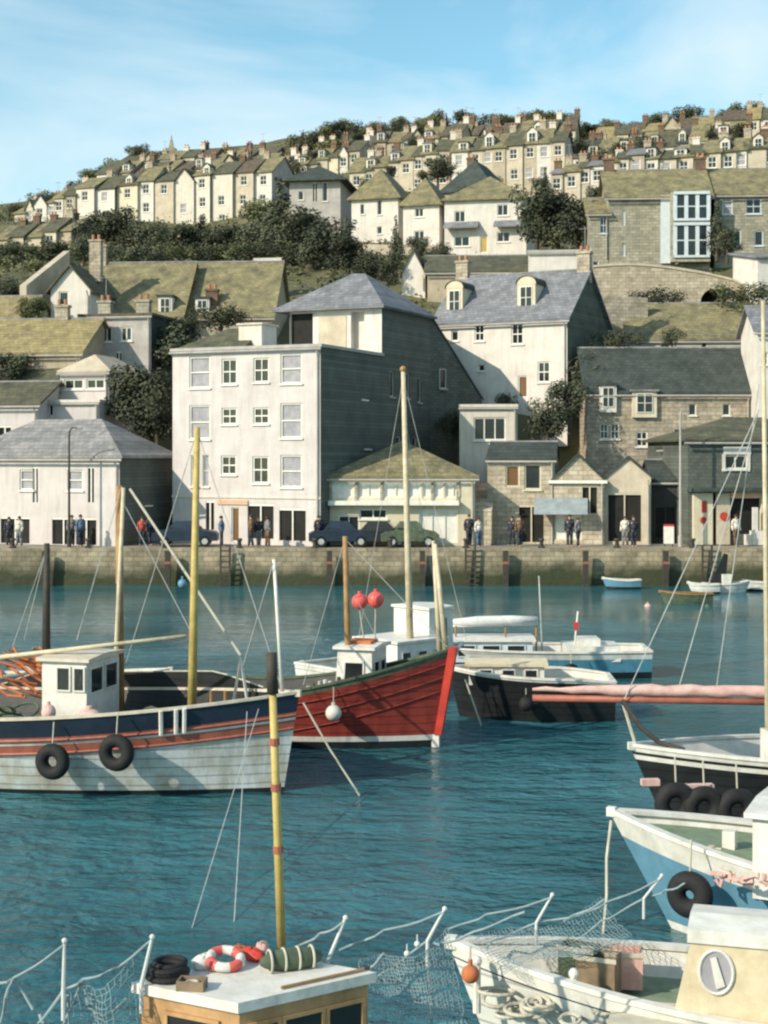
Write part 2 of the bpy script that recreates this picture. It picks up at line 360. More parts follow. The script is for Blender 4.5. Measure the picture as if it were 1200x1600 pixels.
def dormer(roof, x, z, w_, h_, yf, back, wm='white', rm='darkslate', win=True, style='gable'):
    """front at local y=yf, bottom z"""
    b = MB(); b.box(x-w_/2, x+w_/2, yf, yf+back, z, z+h_, 0)
    if style == 'gable':
        r_ = w_*.45; o = .12
        b.add([(x-w_/2,yf,z+h_),(x+w_/2,yf,z+h_),(x,yf,z+h_+r_*.93),(x-w_/2,yf+back,z+h_),(x+w_/2,yf+back,z+h_),(x,yf+back,z+h_+r_*.93)], [(0,1,2),(3,5,4)], 0)
        b.add([(x-w_/2-o,yf-o,z+h_-.06),(x,yf-o,z+h_+r_),(x+w_/2+o,yf-o,z+h_-.06),(x-w_/2-o,yf+back,z+h_-.06),(x,yf+back,z+h_+r_),(x+w_/2+o,yf+back,z+h_-.06),
               (x-w_/2-o,yf-o,z+h_+.06),(x,yf-o,z+h_+r_+.13),(x+w_/2+o,yf-o,z+h_+.06),(x-w_/2-o,yf+back,z+h_+.06),(x,yf+back,z+h_+r_+.13),(x+w_/2+o,yf+back,z+h_+.06)],
              [(0,1,4,3),(1,2,5,4),(6,9,10,7),(7,10,11,8),(0,6,7,1),(1,7,8,2),(0,3,9,6),(2,8,11,5)], 1)
    elif style == 'arch':
        k = 10; r_ = w_/2+.1; pts = [(x-math.cos(math.pi*i/k)*r_, z+h_-.02+math.sin(math.pi*i/k)*r_*.8) for i in range(k+1)]
        for i in range(k):
            (a, c), (e, g) = pts[i], pts[i+1]
            b.quad((a, yf-.12, c), (e, yf-.12, g), (e, yf+back, g), (a, yf+back, c), 1)
        b.poly([(a, yf-.02, c) for a, c in pts[::-1]], 0)
        b.poly([(a, yf-.12, c) for a, c in [pts[0], *pts[1:-1], pts[-1]]][::-1] if False else [(pts[0][0], yf, pts[0][1]), (pts[-1][0], yf, pts[-1][1]), (pts[k//2][0], yf, pts[k//2][1])], 0)
    else:
        b.box(x-w_/2-.12, x+w_/2+.12, yf-.15, yf+back, z+h_+.002, z+h_+.14, 1)
    if win:
        a, c = x-w_*.3, x+w_*.3; zz0, zz1 = z+h_*.22, z+h_*.9
        b.box(a-.06, c+.06, yf-.05, yf-.003, zz0-.06, zz1+.06, 3); b.box(a, c, yf-.06, yf-.052, zz0, zz1, 2)
        b.box(x-.025, x+.025, yf-.075, yf-.062, zz0, zz1, 3); b.box(a, x-.025, yf-.075, yf-.062, (zz0+zz1)/2-.02, (zz0+zz1)/2+.02, 3); b.box(x+.025, c, yf-.075, yf-.062, (zz0+zz1)/2-.02, (zz0+zz1)/2+.02, 3)
    return b.build('dormer', [M[wm], M[rm], M['glass'], M['frame']], roof)

def roofmesh(kind, w_, dep, h, rise, oh=.3, th=.13, x0=None, y0=0):
    """closed roof solid; returns MB"""
    b = MB(); X0 = -w_/2-oh; X1 = w_/2+oh; Y0 = y0-oh; Y1 = y0+dep+oh; ym = (Y0+Y1)/2
    if kind == 'x':
        dz = rise*oh/(dep/2)
        prof = [(Y0, h-dz), (ym, h+rise), (Y1, h-dz), (Y1, h-dz+th), (ym, h+rise+th*1.2), (Y0, h-dz+th)]
        A = [(X0, y, z) for y, z in prof]; B = [(X1, y, z) for y, z in prof]
        n = 6; b.add(A+B, [tuple(range(n)), tuple(range(2*n-1, n-1, -1))]+[(i, n+i, n+(i+1) % n, (i+1) % n) for i in range(n)])
    elif kind == 'y':
        dz = rise*oh/(w_/2)
        prof = [(X0, h-dz), (0, h+rise), (X1, h-dz), (X1, h-dz+th), (0, h+rise+th*1.2), (X0, h-dz+th)]
        A = [(x, Y0, z) for x, z in prof]; B = [(x, Y1, z) for x, z in prof]
        n = 6; b.add(A+B, [tuple(range(n))[::-1], tuple(range(n, 2*n))]+[((i+1) % n, n+(i+1) % n, n+i, i) for i in range(n)])
    elif kind == 'hip':
        hw = min((Y1-Y0)/2, (X1-X0)/2)*.92
        base = [(X0,Y0),(X1,Y0),(X1,Y1),(X0,Y1)]
        if (X1-X0) >= (Y1-Y0): ra, rb = (X0+hw, ym), (X1-hw, ym)
        else: ra, rb = (0, Y0+hw), (0, Y1-hw)
        vs = [(x, y, h) for x, y in base]+[(x, y, h+th) for x, y in base]+[(*ra, h+rise), (*rb, h+rise)]
        fs = [(3,2,1,0),(0,1,5,4),(1,2,6,5),(2,3,7,6),(3,0,4,7)]
        if (X1-X0) >= (Y1-Y0): fs += [(4,5,9,8),(5,6,9),(6,7,8,9),(7,4,8)]
        else: fs += [(4,5,8),(5,6,9,8),(6,7,9),(7,4,8,9)]
        b.add(vs, fs)
    elif kind == 'flat':
        b.box(X0, X1, Y0, Y1, h+.002, h+.18)
    elif kind == 'mono':   # rises away from the viewer
        b.add([(X0,Y0,h),(X1,Y0,h),(X1,Y1,h+rise),(X0,Y1,h+rise),(X0,Y0,h+th),(X1,Y0,h+th),(X1,Y1,h+rise+th),(X0,Y1,h+rise+th)],
              [(3,2,1,0),(4,5,6,7),(0,1,5,4),(1,2,6,5),(2,3,7,6),(3,0,4,7)])
    return b

HOUSES = []
def house(label, xl, xr, ye, yb, d, dep=8, rot=12, roof='x', rise=2.6, wall='white', rf='olive', wins=(), side=(), chims=(), dorms=(), found=4,
          name='house', cat='house', group=None, fine=None, trim='frame', ridge=None, oh=.3, chm='brickch', flank=None):
    a = R(rot); s = F/d; w_ = (xr-xl)/s/math.cos(a); h = (yb-ye)/s; xc = (xl+xr)/2
    if fine is None: fine = d < 112
    loc = P(xc, yb, d); t = thing(name, label, cat, loc, -a, group)
    if ridge is not None:
        dm = d+dep/2*math.cos(a); rise = (HC+(HY-ridge)/F*dm)-(loc.z+h)
    def U(px): return (px-xc)/s/math.cos(a)
    def V(py): return (yb-py)/s
    ops = []
    for (cx, cy, ww, hh, k) in wins:
        o = (U(cx-ww/2), U(cx+ww/2), max(.01, V(cy+hh/2)), min(h-.05, V(cy-hh/2)), k)
        if o[3]-o[2] > .1: ops.append(o)
    sops = []
    for (f0, cy, ww, hh, k) in side:    # f0: 0..1 along the right flank, ww metres
        y = f0*dep; sops.append((y-ww/2, y+ww/2, max(.01, V(cy+hh/2)), min(h-.05, V(cy-hh/2)), k))
    mb = MB(); I = Matrix.Identity(4)
    wallface(mb, -w_/2, w_/2, -found, h, [o[:4] for o in ops], I)
    TR = Matrix.Translation((w_/2, 0, 0)) @ Matrix.Rotation(R(90), 4, 'Z')
    wallface(mb, 0, dep, -found, h, [o[:4] for o in sops], TR, 1 if flank else 0)  # flank: darker colour painting the shade of the right side
    mb.quad((w_/2, dep, -found), (-w_/2, dep, -found), (-w_/2, dep, h), (w_/2, dep, h))
    mb.quad((-w_/2, dep, -found), (-w_/2, 0, -found), (-w_/2, 0, h), (-w_/2, dep, h))
    if roof == 'x':
        for x in (-w_/2, w_/2): mb.add([(x, 0, h), (x, dep, h), (x, dep/2, h+rise)], [(0, 1, 2)], 1 if flank and x > 0 else 0)
    if roof == 'y':
        for y in (0, dep): mb.add([(-w_/2, y, h), (w_/2, y, h), (0, y, h+rise)], [(0, 1, 2)])
    if roof == 'mono':
        mb.quad((w_/2, dep, h), (-w_/2, dep, h), (-w_/2, dep, h+rise), (w_/2, dep, h+rise))
        for x in (-w_/2, w_/2): mb.add([(x, 0, h), (x, dep, h), (x, dep, h+rise)], [(0, 1, 2)])
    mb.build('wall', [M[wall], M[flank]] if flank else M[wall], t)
    for o in ops: window(I, *o, t, fine, trim)
    for o in sops: window(TR, *o, t, fine, trim)
    r = roofmesh(roof, w_, dep, h, rise, oh).build('roof', M[rf], t)
    if roof in 'x' and d < 160:
        rd = MB(); rd.tube([(-w_/2-oh, dep/2, h+rise+.13), (w_/2+oh, dep/2, h+rise+.13)], .1, 6); rd.build('ridge_tiles', M['paleslate'], r)
    if d < 130 and roof in ('x', 'hip', 'flat', 'y'):
        g = MB(); zz = h-.22-(rise*oh/(dep/2) if roof == 'x' else 0)
        if roof != 'y': g.tube([(-w_/2-oh, -oh-.07, zz+.12), (w_/2+oh, -oh-.07, zz+.12)], .07, 6)
        dx = w_/2-.15; g.tube([(dx, -oh-.05, zz+.1), (dx, -.09, zz-.25), (dx, -.09, .02)], .05, 6)
        g.build('gutter', M['greywall'], t)
    for c in chims:   # (fx, fy, above_ridge_metres)
        fx, fy, up = c[:3]; y = fy*dep
        zz = h+(rise*(1-abs(fy-.5)*2) if roof == 'x' else rise if roof in ('y', 'hip') else 0)
        chimney(r, -w_/2+fx*w_, y, zz-.8, zz+up, c[3] if len(c) > 3 else chm)
    for q in dorms:   # (px, ytop, ybot, widthpx, wall, roofmat, style)
        px, yt, ybm, ww = q[:4]; wm = q[4] if len(q) > 4 else 'white'; rm = q[5] if len(q) > 5 else 'darkslate'; st = q[6] if len(q) > 6 else 'gable'
        z0 = V(ybm); hh = (ybm-yt)/s
        sl_ = (HY-ybm)/F; kk = max(.3, rise)/(dep/2)
        yy = (z0-h)/(kk-sl_)+.02 if z0 > h else -oh-.06
        # perspective: nudge for the depth of the dormer
        k = (d+yy)/d; z0w = HC+(HY-ybm)/F*(d+yy)-loc.z; 
        dormer(r, U(px)*k, z0w-.5, ww/s, hh*k+.5, yy, max(1.2, (hh+.6)/max(.3, rise)*dep/2+.3), wm, rm, True, st)
    HOUSES.append((loc.x, loc.y, w_, dep))
    return t, r, w_, h

# ---------------- quay front buildings ----------------
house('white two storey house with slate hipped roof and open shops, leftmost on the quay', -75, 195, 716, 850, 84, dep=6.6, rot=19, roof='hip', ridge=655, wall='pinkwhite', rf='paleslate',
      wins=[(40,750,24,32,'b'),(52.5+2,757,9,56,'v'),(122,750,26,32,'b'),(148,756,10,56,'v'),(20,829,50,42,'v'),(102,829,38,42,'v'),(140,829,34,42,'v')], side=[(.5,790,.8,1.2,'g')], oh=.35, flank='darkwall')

# four storey building: front block, set-back rear block with pyramid roof
def tall_house():
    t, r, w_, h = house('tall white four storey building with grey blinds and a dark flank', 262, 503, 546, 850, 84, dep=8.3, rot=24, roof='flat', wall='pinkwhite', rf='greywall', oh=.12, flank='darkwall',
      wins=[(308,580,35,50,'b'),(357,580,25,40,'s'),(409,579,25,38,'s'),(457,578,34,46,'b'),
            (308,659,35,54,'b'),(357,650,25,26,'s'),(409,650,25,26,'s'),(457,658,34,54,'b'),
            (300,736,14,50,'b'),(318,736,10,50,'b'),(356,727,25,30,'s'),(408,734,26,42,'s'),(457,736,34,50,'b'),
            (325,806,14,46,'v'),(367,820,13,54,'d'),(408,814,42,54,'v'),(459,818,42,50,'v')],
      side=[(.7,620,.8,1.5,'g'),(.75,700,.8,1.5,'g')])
    s = F/84
    # rear block
    D0, D1 = 8.3, 16.0; H2 = 13.9; x0, x1 = -w_/2+3.3, w_/2
    b = MB(); TF = Matrix.Translation((0, D0, 0))
    wallface(b, x0, x1, h+.18, H2, [(x0+.01, x0+1.6, h+.5, H2-.1), (x0+4.2, x0+5.1, h+.5, H2-.15)], TF, rev=.5)
    b.build('rear_wall', M['white'], t)
    b = MB(); TR = Matrix.Translation((w_/2, D0, 0)) @ Matrix.Rotation(R(90), 4, 'Z')
    wall = [(1.2, 1.9, 8.6, 10.2), (3.6, 4.3, 8.6, 10.2), (5.6, 6.2, 8.4, 10.0), (2.2, 2.9, 4.6, 6.2), (4.8, 5.5, 4.6, 6.2)]
    wallface(b, 0.002, D1-D0, -1, H2, wall, TR)
    b.quad((w_/2, D1, -1), (-w_/2, D1, -1), (-w_/2, D1, H2), (w_/2, D1, H2)); b.quad((x0, D1, -1), (x0, D0, -1), (x0, D0, H2), (x0, D1, H2))
    b.quad((-w_/2, D1, -1), (-w_/2, D0, -1), (-w_/2, D0, h+.1), (-w_/2, D1, h+.1)); b.quad((-w_/2, D0, h+.1), (x0, D0, h+.1), (x0, D1, h+.1), (-w_/2, D1, h+.1))
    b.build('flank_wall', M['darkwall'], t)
    for o in wall: window(TR, *o, 'g', t, True, 'greywall')
    b = MB(); b.box(x0, x0+1.6, D0+.25, D0+.27, h+.2, H2-.1, 0); b.box(x0+2.0, x0+3.9, D0-.04, D0-.003, h+.5, H2-.35, 1); b.build('recess_panel', [M['void'], M['beige']], t)
    X0, X1 = x0-1.0, x1+.35; Y0, Y1 = D0-.5, D1+.4; xm = (X0+X1)/2-.3; ym = (Y0+Y1)/2
    rb = MB(); rb.add([(X0,Y0,H2),(X1,Y0,H2),(X1,Y1,H2),(X0,Y1,H2),(X0,Y0,H2+.14),(X1,Y0,H2+.14),(X1,Y1,H2+.14),(X0,Y1,H2+.14),(xm,ym,H2+2.7),(xm+.8,ym+.2,H2+2.7)],
        [(3,2,1,0),(0,1,5,4),(1,2,6,5),(2,3,7,6),(3,0,4,7),(4,5,9,8),(5,6,9),(6,7,8,9),(7,4,8)])
    rr = rb.build('rear_roof', M['slate'], t)
    lr = MB(); lr.add([(-w_/2,.3,h+.19),(-w_/2+4.6,.3,h+.19),(-w_/2+4.6,5.5,h+.19),(-w_/2,5.5,h+.19),(-w_/2+1.9,3,h+1.5),(-w_/2+4.4,3,h+1.5)], [(3,2,1,0),(0,1,5,4),(1,2,5),(2,3,4,5),(3,0,4)])
    lr.build('low_roof', M['olivedark'], t)
    bx = MB(); bx.box(-w_/2+3.7, -w_/2+5.2, 1.2, 3, h+.19, h+1.5); bx.box(-w_/2+3.6, -w_/2+5.3, 1.1, 3.1, h+1.502, h+1.6, 0); bx.build('roof_box', M['offwhite'], t)
    fz = (850-779)/s
    fb = MB(); fb.box(-w_/2+3.0, -w_/2+5.0, -.08, -.003, fz-.35, fz-.1); fb.build('fascia', M['orange'], t)
    pl = MB(); pl.box(-w_/2-.02, w_/2+.03, -.06, -.004, fz+.02, fz+.14); pl.build('string_course', M['offwhite'], t)
tall_house()

def wing():
    # triangular lean-to wing whose slate-hung face turns away from the sun, roof falling to the right
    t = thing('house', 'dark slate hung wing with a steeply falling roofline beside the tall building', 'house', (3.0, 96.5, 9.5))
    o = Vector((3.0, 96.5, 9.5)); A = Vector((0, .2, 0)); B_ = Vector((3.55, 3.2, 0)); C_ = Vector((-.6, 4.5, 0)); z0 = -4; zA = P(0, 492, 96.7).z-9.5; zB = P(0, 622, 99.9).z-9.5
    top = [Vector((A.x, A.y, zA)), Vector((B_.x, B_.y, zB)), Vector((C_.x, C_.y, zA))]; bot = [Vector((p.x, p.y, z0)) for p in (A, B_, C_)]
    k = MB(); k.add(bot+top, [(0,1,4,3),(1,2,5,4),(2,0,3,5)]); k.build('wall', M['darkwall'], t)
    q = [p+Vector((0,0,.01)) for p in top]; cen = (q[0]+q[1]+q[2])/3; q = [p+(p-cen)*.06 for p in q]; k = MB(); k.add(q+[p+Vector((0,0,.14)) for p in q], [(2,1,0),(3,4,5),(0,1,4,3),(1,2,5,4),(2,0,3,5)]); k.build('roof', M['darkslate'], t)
    T_ = Matrix.Translation(A) @ Matrix.Rotation(math.atan2(B_.y-A.y, B_.x-A.x), 4, 'Z'); window(Matrix.Translation((0,0,0)) @ T_ @ Matrix.Translation((0,-.14,0)), .75, 1.35, 1.9, 3.2, 'g', t, True, 'greywall')
wing()

# pavilion with a hipped lichen roof
def pavilion():
    t, r, w_, h = house('low pavilion with lichened hipped roof and white blinds, beside the tall building', 512, 742, 747, 850, 83, dep=8.6, rot=2, roof='hip', rise=2.15, wall='cream', rf='olive', oh=.22,
        wins=[(535,766,36,24,'w'),(576,766,36,24,'w'),(628,766,58,24,'w'),(676,766,32,24,'w'),(708,766,26,24,'w'),(583,803,44,16,'t'),(545,822,34,34,'t'),(685,822,60,52,'w')], trim='frame')
    s = F/83; z = (850-783)/s
    b = MB(); b.box(-w_/2+.05, w_/2-.9, -.5, -.003, z-.05, z+.03); b.box(-w_/2+.05, w_/2-.9, -.52, -.46, z-.22, z-.052); b.build('canopy', M['frame'], t)
    for x in [-w_/2+.1+i*1.42 for i in range(6)]: b = MB(); b.box(x, x+.14, -.07, -.003, z+.04, h-.1); b.build('batten', M['stone'], t)
pavilion()

house('rubble stone warehouse with grey awning over a dark opening, right of the pavilion', 762, 866, 718, 850, 84.5, dep=8, rot=8, roof='x', ridge=694, wall='warmstone', rf='darkslate', oh=.1,
      wins=[(801,744,22,34,'d'),(832,745,26,40,'g'),(830,818,38,58,'v')], trim='cream')
house('low stone lean-to with sloping roofline against the warehouse left corner', 737, 768, 800, 850, 83.2, dep=4, rot=8, roof='mono', rise=1.4, wall='warmstone', rf='warmstone', oh=.02, wins=[])
t_, r_, w_, h_ = house('small gabled stone store with white bargeboard and dark upper window', 862, 944, 752, 850, 84, dep=7, rot=8, roof='y', ridge=712, wall='warmstone', rf='darkslate', oh=.15,
      wins=[(921,780,22,44,'v'),(886,822,48,46,'w')], trim='cream')
b = MB(); b.add([(-2.45,-1.1,1.7),(.55,-1.1,1.7),(.55,-.02,2.55),(-2.45,-.02,2.55),(-2.45,-1.1,1.74),(.55,-1.1,1.74),(.55,-.02,2.6),(-2.45,-.02,2.6)], [(3,2,1,0),(4,5,6,7),(0,1,5,4),(1,2,6,5),(2,3,7,6),(3,0,4,7)])
b.build('awning', M['awning'], t_)
b = MB(); b.box(-w_/2-.15, w_/2+.15, -.2, -.05, h_-.12, h_+.06); b.build('bargeboard', M['frame'], t_)
house('dark timber boat shed with a wide open front and pale corner post', 946, 1016, 746, 849, 84, dep=6, rot=10, roof='y', ridge=716, wall='beige', rf='darkslate', oh=.15,
      wins=[(976,808,50,76,'v')], trim='beige')
house('black tarred store with a plain dark front between boat shed and corner shop', 1018, 1066, 752, 849, 85, dep=6, rot=4, roof='x', ridge=722, wall='tarshade', rf='darkslate', oh=.1, wins=[(1040,815,30,50,'v')], trim='tarshade')
# corner shop
def shop():
    t, r, w_, h = house('corner shop with slate hung upper floor and orange fascia, rightmost on the quay', 1072, 1330, 690, 850, 83.5, dep=8, rot=-6, roof='hip', ridge=652, wall='darkwall', rf='olivedark', oh=.3,
        wins=[(1148,722,40,22,'t')], trim='frame')
    s = F/83.5; xc = 1201
    U = lambda px: (px-xc)/s; V = lambda py: (850-py)/s
    b = MB(); b.box(U(1128), U(1172), -.06, -.004, V(710), V(698)); b.box(U(1126), U(1131), -.06, -.004, V(737), V(710)); b.box(U(1166), U(1171), -.06, -.004, V(737), V(710)); b.build('window_surround', M['white'], t)
    b = MB(); b.box(U(1070), U(1330), -.9, -.003, V(768), V(762)); b.build('canopy', M['darkslate'], t)
    for x0, x1 in ((1078,1108),(1186,1200)): b = MB(); b.box(U(x0), U(x1), -.35, -.003, 0, V(770)); b.build('pier', M['cream'], t)
    b = MB(); b.box(U(1115), U(1136), -.3, -.003, 0, V(770)); b.build('pier', M['beige'], t)
    b = MB(); b.box(U(1136.5), U(1185.5), -.4, -.3, V(778), V(769)); b.build('fascia', M['orange'], t)
    b = MB(); b.box(U(1108.5), U(1114.5), -.02, -.004, .1, V(771)); b.box(U(1136.5), U(1185.5), -.02, -.004, .6, V(779)); b.box(U(1201), U(1320), -.02, -.004, .6, V(779)); b.build('shop_window', M['void'], t)
    b = MB(); b.box(U(1165), U(1185), -.9, -.5, 0, V(828)); b.box(U(1168), U(1176), -.8, -.6, V(828), V(792)); b.box(U(1156), U(1166), -.9, -.5, 0, V(834)); tag(b.build('display_stand', M['white'], t))
    b = MB(); b.tube([(U(1126), -.32, V(806)), (U(1126), -.36, V(806))], .24, 18); b.build('round_sign', M['red'], t)
    b = MB(); b.tube([(U(1093), -.36, V(812)), (U(1093), -.38, V(812))], .2, 12); b.build('painted_mark', M['red'], t)
    b = MB(); b.box(U(1090), U(1098), -.38, -.355, V(800), V(782)); b.build('painted_mark', M['red'], t)
    # white bays on the left end
shop()
house('small white bay fronted house squeezed behind the corner shop left end', 1034, 1096, 702, 748, 88, dep=5, rot=8, roof='hip', rise=.7, wall='white', rf='olivedark', wins=[(1048,722,14,22,'g'),(1078,722,12,22,'g')])

# ---------------- second tier ----------------
house('white cottage with two arched dormers and dark gable end, behind the tall building', 680, 880, 500, 628, 100, dep=8.5, rot=27, roof='x', ridge=430, wall='white', rf='slate', flank='shadeflank', oh=.25, chm='stone',
      wins=[(712,522,11,16,'g'),(750,519,15,26,'s'),(807,523,18,32,'s'),(846,583,18,32,'s'),(815,605,14,34,'d'),(753,574,9,10,'g')], chims=[(.03,.5,1.1),(.97,.5,1.2)],
      dorms=[(703,446,483,28,'cream','darkslate','arch'),(811,446,482,30,'cream','darkslate','arch')], found=3)
house('tiny flat roofed white cube with one large window, below the cottage', 718, 808, 636, 702, 93, dep=4, rot=5, roof='flat', wall='offwhite', rf='offwhite', wins=[(765,670,50,36,'t')], oh=.05)
house('long stone house with dark slate roof and white gabled wall dormers', 917, 1172, 612, 700, 95, dep=7, rot=0, roof='x', ridge=547, wall='stone', rf='darkslate', oh=.2,
      wins=[(944,674,13,24,'s'),(961,674,13,24,'s'),(1003,686,18,24,'s'),(1082,640,12,18,'g'),(1135,640,12,18,'g'),(1060,680,14,20,'g')],
      dorms=[(949,602,632,26,'white','darkslate','flat'),(1006,612,640,38,'cream','paleslate','flat')], found=5)
house('white gabled house cut by the right edge, above the corner shop', 1184, 1290, 515, 600, 93, dep=5, rot=2, roof='x', ridge=482, wall='white', rf='slate', wins=[(1195,560,10,20,'s')])
house('white rendered outhouse high at the right edge beside the stone arch', 1182, 1290, 405, 480, 112, dep=5, rot=-8, roof='mono', rise=1, wall='white', rf='slate', wins=[])
house('low white walled house under a broad lichened roof, above the long dark slate roof', 985, 1180, 529, 560, 104, dep=9, rot=3, roof='x', ridge=477, wall='white', rf='olive', oh=.3, wins=[(1040,541,16,12,'g'),(1100,541,8,12,'g')])
house('white house half hidden behind the cottage right chimney', 826, 922, 394, 440, 116, dep=6, rot=6, roof='flat', wall='white', rf='greywall', oh=.1, wins=[(930,415,9,12,'g')])
house('small white gabled house peeping over the cottage left chimney', 628, 664, 428, 455, 124, dep=8, rot=10, roof='y', ridge=402, wall='white', rf='olivedark', oh=.15, wins=[])
house('low house with a long mossy roof just above the cottage ridge', 668, 826, 424, 440, 122, dep=8, rot=4, roof='x', ridge=402, wall='tan', rf='olivedark', wins=[])
house('grey stone house with two chimneys and paired windows, left of the tall building', 122, 238, 494, 580, 100, dep=7, rot=12, roof='flat', wall='greywall', rf='brownroof', oh=.12, chm='greystone', flank='tarshade',  # near-black flank paints the shade on the right side
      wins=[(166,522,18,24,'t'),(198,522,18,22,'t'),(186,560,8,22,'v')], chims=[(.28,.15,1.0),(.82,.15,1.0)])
house('cream bay windowed house with a low hipped roof, below the grey stone house', 92, 172, 582, 632, 92.5, dep=6, rot=14, roof='hip', ridge=556, wall='pinkwhite', rf='beige', wins=[(114,600,32,16,'t'),(150,600,30,16,'t')], oh=.15)
house('plain white wall of a low house between bay window house and quay roof', 64, 157, 629, 700, 90.8, dep=5, rot=12, roof='flat', wall='pinkwhite', rf='offwhite', wins=[(75,638,12,20,'v'),(110,660,8,10,'g'),(122,660,8,10,'g')], oh=.05)
house('pinkish rendered house with two small windows at the left edge', -70, 62, 630, 700, 90, dep=6, rot=10, roof='x', ridge=600, wall='pinkwhite', rf='olivedark', wins=[(36,680,10,24,'v'),(8,676,20,22,'v')])
house('house with a mossy gable roof under the yellow lichened roof', 14, 92, 612, 640, 93.5, dep=7, rot=12, roof='x', ridge=562, wall='tan', rf='olivedark', wins=[])
house('house with a broad yellow lichened roof at the left edge', -70, 128, 550, 600, 96, dep=8, rot=8, roof='x', ridge=502, wall='tan', rf='oliveyellow', wins=[], chims=[(.68,.5,.9,'stone')])
house('terrace house with long lichened roof, left one of the long pair', 128, 284, 492, 530, 112, dep=9, rot=5, roof='x', ridge=413, wall='tan', rf='olive', wins=[], dorms=[(258,464,490,22,'white','darkslate','flat')], chims=[(.02,.5,1.4,'stone')])
house('terrace house with long lichened roof, right one of the long pair', 286, 425, 492, 530, 112.5, dep=9, rot=5, roof='x', ridge=412, wall='tan', rf='olive', wins=[], dorms=[(315,466,490,22,'white','darkslate','flat')], chims=[(-.01,.25,.6),(.3,.1,1)])
house('white gable fronted house with tall stone chimney, left of the long roofs', 78, 142, 452, 512, 109, dep=8, rot=10, roof='y', rise=1.7, wall='white', rf='olivedark', wins=[(99,466,16,22,'g')], chims=[(.75,.4,2.2,'stone')])
house('house with ochre roof at the left edge above the yellow lichened roof', -60, 30, 500, 520, 104, dep=8, rot=8, roof='x', ridge=466, wall='cream', rf='oliveyellow', wins=[])

# ---------------- mid hill ----------------
house('grey house with a dark overhanging roof beside the tall conifers', 452, 532, 284, 340, 165, dep=9, rot=8, roof='hip', ridge=264, wall='greywall', rf='darkslate', oh=.9, wins=[(492,300,6,30,'v'),(508,300,8,30,'g'),(470,305,8,14,'g')])
house('white villa with narrow windows and broad lichened roof behind the dark tree', 549, 622, 312, 376, 154, dep=9, rot=16, roof='hip', ridge=270, wall='white', rf='olive', oh=.4, wins=[(593,324,7,24,'g'),(566,326,6,16,'g'),(593,360,8,12,'g')])
house('white villa with a slate bay canopy, second of the three white villas', 630, 686, 322, 386, 148, dep=8, rot=16, roof='hip', ridge=284, wall='white', rf='olive', oh=.4, wins=[(655,332,14,14,'t'),(655,368,16,16,'t')])
def villa():
    t, r, w_, h = house('wide white double fronted villa with slate band between its floors', 695, 821, 313, 398, 144, dep=9, rot=12, roof='hip', ridge=278, wall='white', rf='olive', oh=.4,
      wins=[(719,337,17,18,'t'),(785,329,17,18,'t'),(722,376,24,16,'t'),(786,371,20,16,'t'),(756,382,12,26,'y')], fine=True)
    s = F/146; z = (398-354)/s
    b = MB()
    for x0, x1 in ((-w_/2, -.6), (.9, w_/2)):
        b.add([(x0,-.9,z-.25),(x1,-.9,z-.25),(x1,-.01,z+.35),(x0,-.01,z+.35),(x0,-.9,z-.1),(x1,-.9,z-.1),(x1,-.01,z+.5),(x0,-.01,z+.5)], [(3,2,1,0),(4,5,6,7),(0,1,5,4),(1,2,6,5),(2,3,7,6),(3,0,4,7)])
    b.build('bay_roof', M['slate'], t)
villa()
house('house with a steep dark hipped roof behind the white villas', 690, 770, 300, 330, 164, dep=10, rot=22, roof='hip', ridge=256, wall='tan', rf='darkslate', oh=.3, wins=[], chims=[(.3,.5,.6)], flank='shadeflank')
house('tiny white gable showing among the dark conifers', 481, 502, 358, 376, 150, dep=5, rot=8, roof='y', ridge=344, wall='white', rf='darkslate', wins=[])
def bayhouse():
    t, r, w_, h = house('grey stone terrace house with tall pale bay windows, above the stone arch', 951, 1108, 306, 412, 127, dep=9, rot=4, roof='x', ridge=268, wall='greystone', rf='olive', oh=.35, trim='bluetrim', wins=[(975,340,5,24,'w'),(975,390,5,20,'w')], chims=[(.05,.5,1.0),(.98,.5,1.0)])
    s = F/127; U = lambda px: (px-1029.5)/s; V = lambda py: (412-py)/s
    b = MB(); b.box(U(1046), U(1106), -1.1, -.01, 0, V(304)); b.build('bay', M['greystone'], t)
    for (y0, y1) in ((308, 345), (356, 402)):
        f = MB(); g = MB()
        xs = [1052, 1069, 1086, 1103]
        for i in range(3):
            g.box(U(xs[i]+3), U(xs[i+1]-3), -1.14, -1.105, V(y1), V(y0))
        for x in xs: f.box(U(x)-.16, U(x)+.16, -1.2, -1.102, V(y1), V(y0))
        f.box(U(1050), U(1105), -1.3, -1.102, V(y0)+.002, V(y0)+.25); f.box(U(1050), U(1105), -1.25, -1.102, V(y1)-.2, V(y1)-.002)
        for i in range(3): f.box(U(xs[i])+.17, U(xs[i+1])-.17, -1.19, -1.145, (V(y0)+V(y1))/2-.05, (V(y0)+V(y1))/2+.05)
        o = f.build('bay_window', M['bluetrim'], t); g.build('pane', M['glass'], o)
    b = MB(); b.box(U(1032), U(1046), -.25, -.01, 0, V(306)); b.build('pilaster', M['bluetrim'], t)
bayhouse()
house('lower wing with a blue sashed oriel, left end of the stone bay house', 920, 950, 333, 405, 127.3, dep=7, rot=4, roof='x', ridge=312, wall='greystone', rf='olive', wins=[(943,352,11,26,'s')], trim='bluetrim')
house('grey terrace house right of the pale bays with shadowed porch', 1118, 1300, 302, 400, 127, dep=9, rot=4, roof='x', ridge=266, wall='greystone', rf='olive', wins=[(1138,322,16,24,'b'),(1178,322,24,24,'s'),(1150,372,18,26,'g'),(1186,372,14,24,'g')], trim='bluetrim')

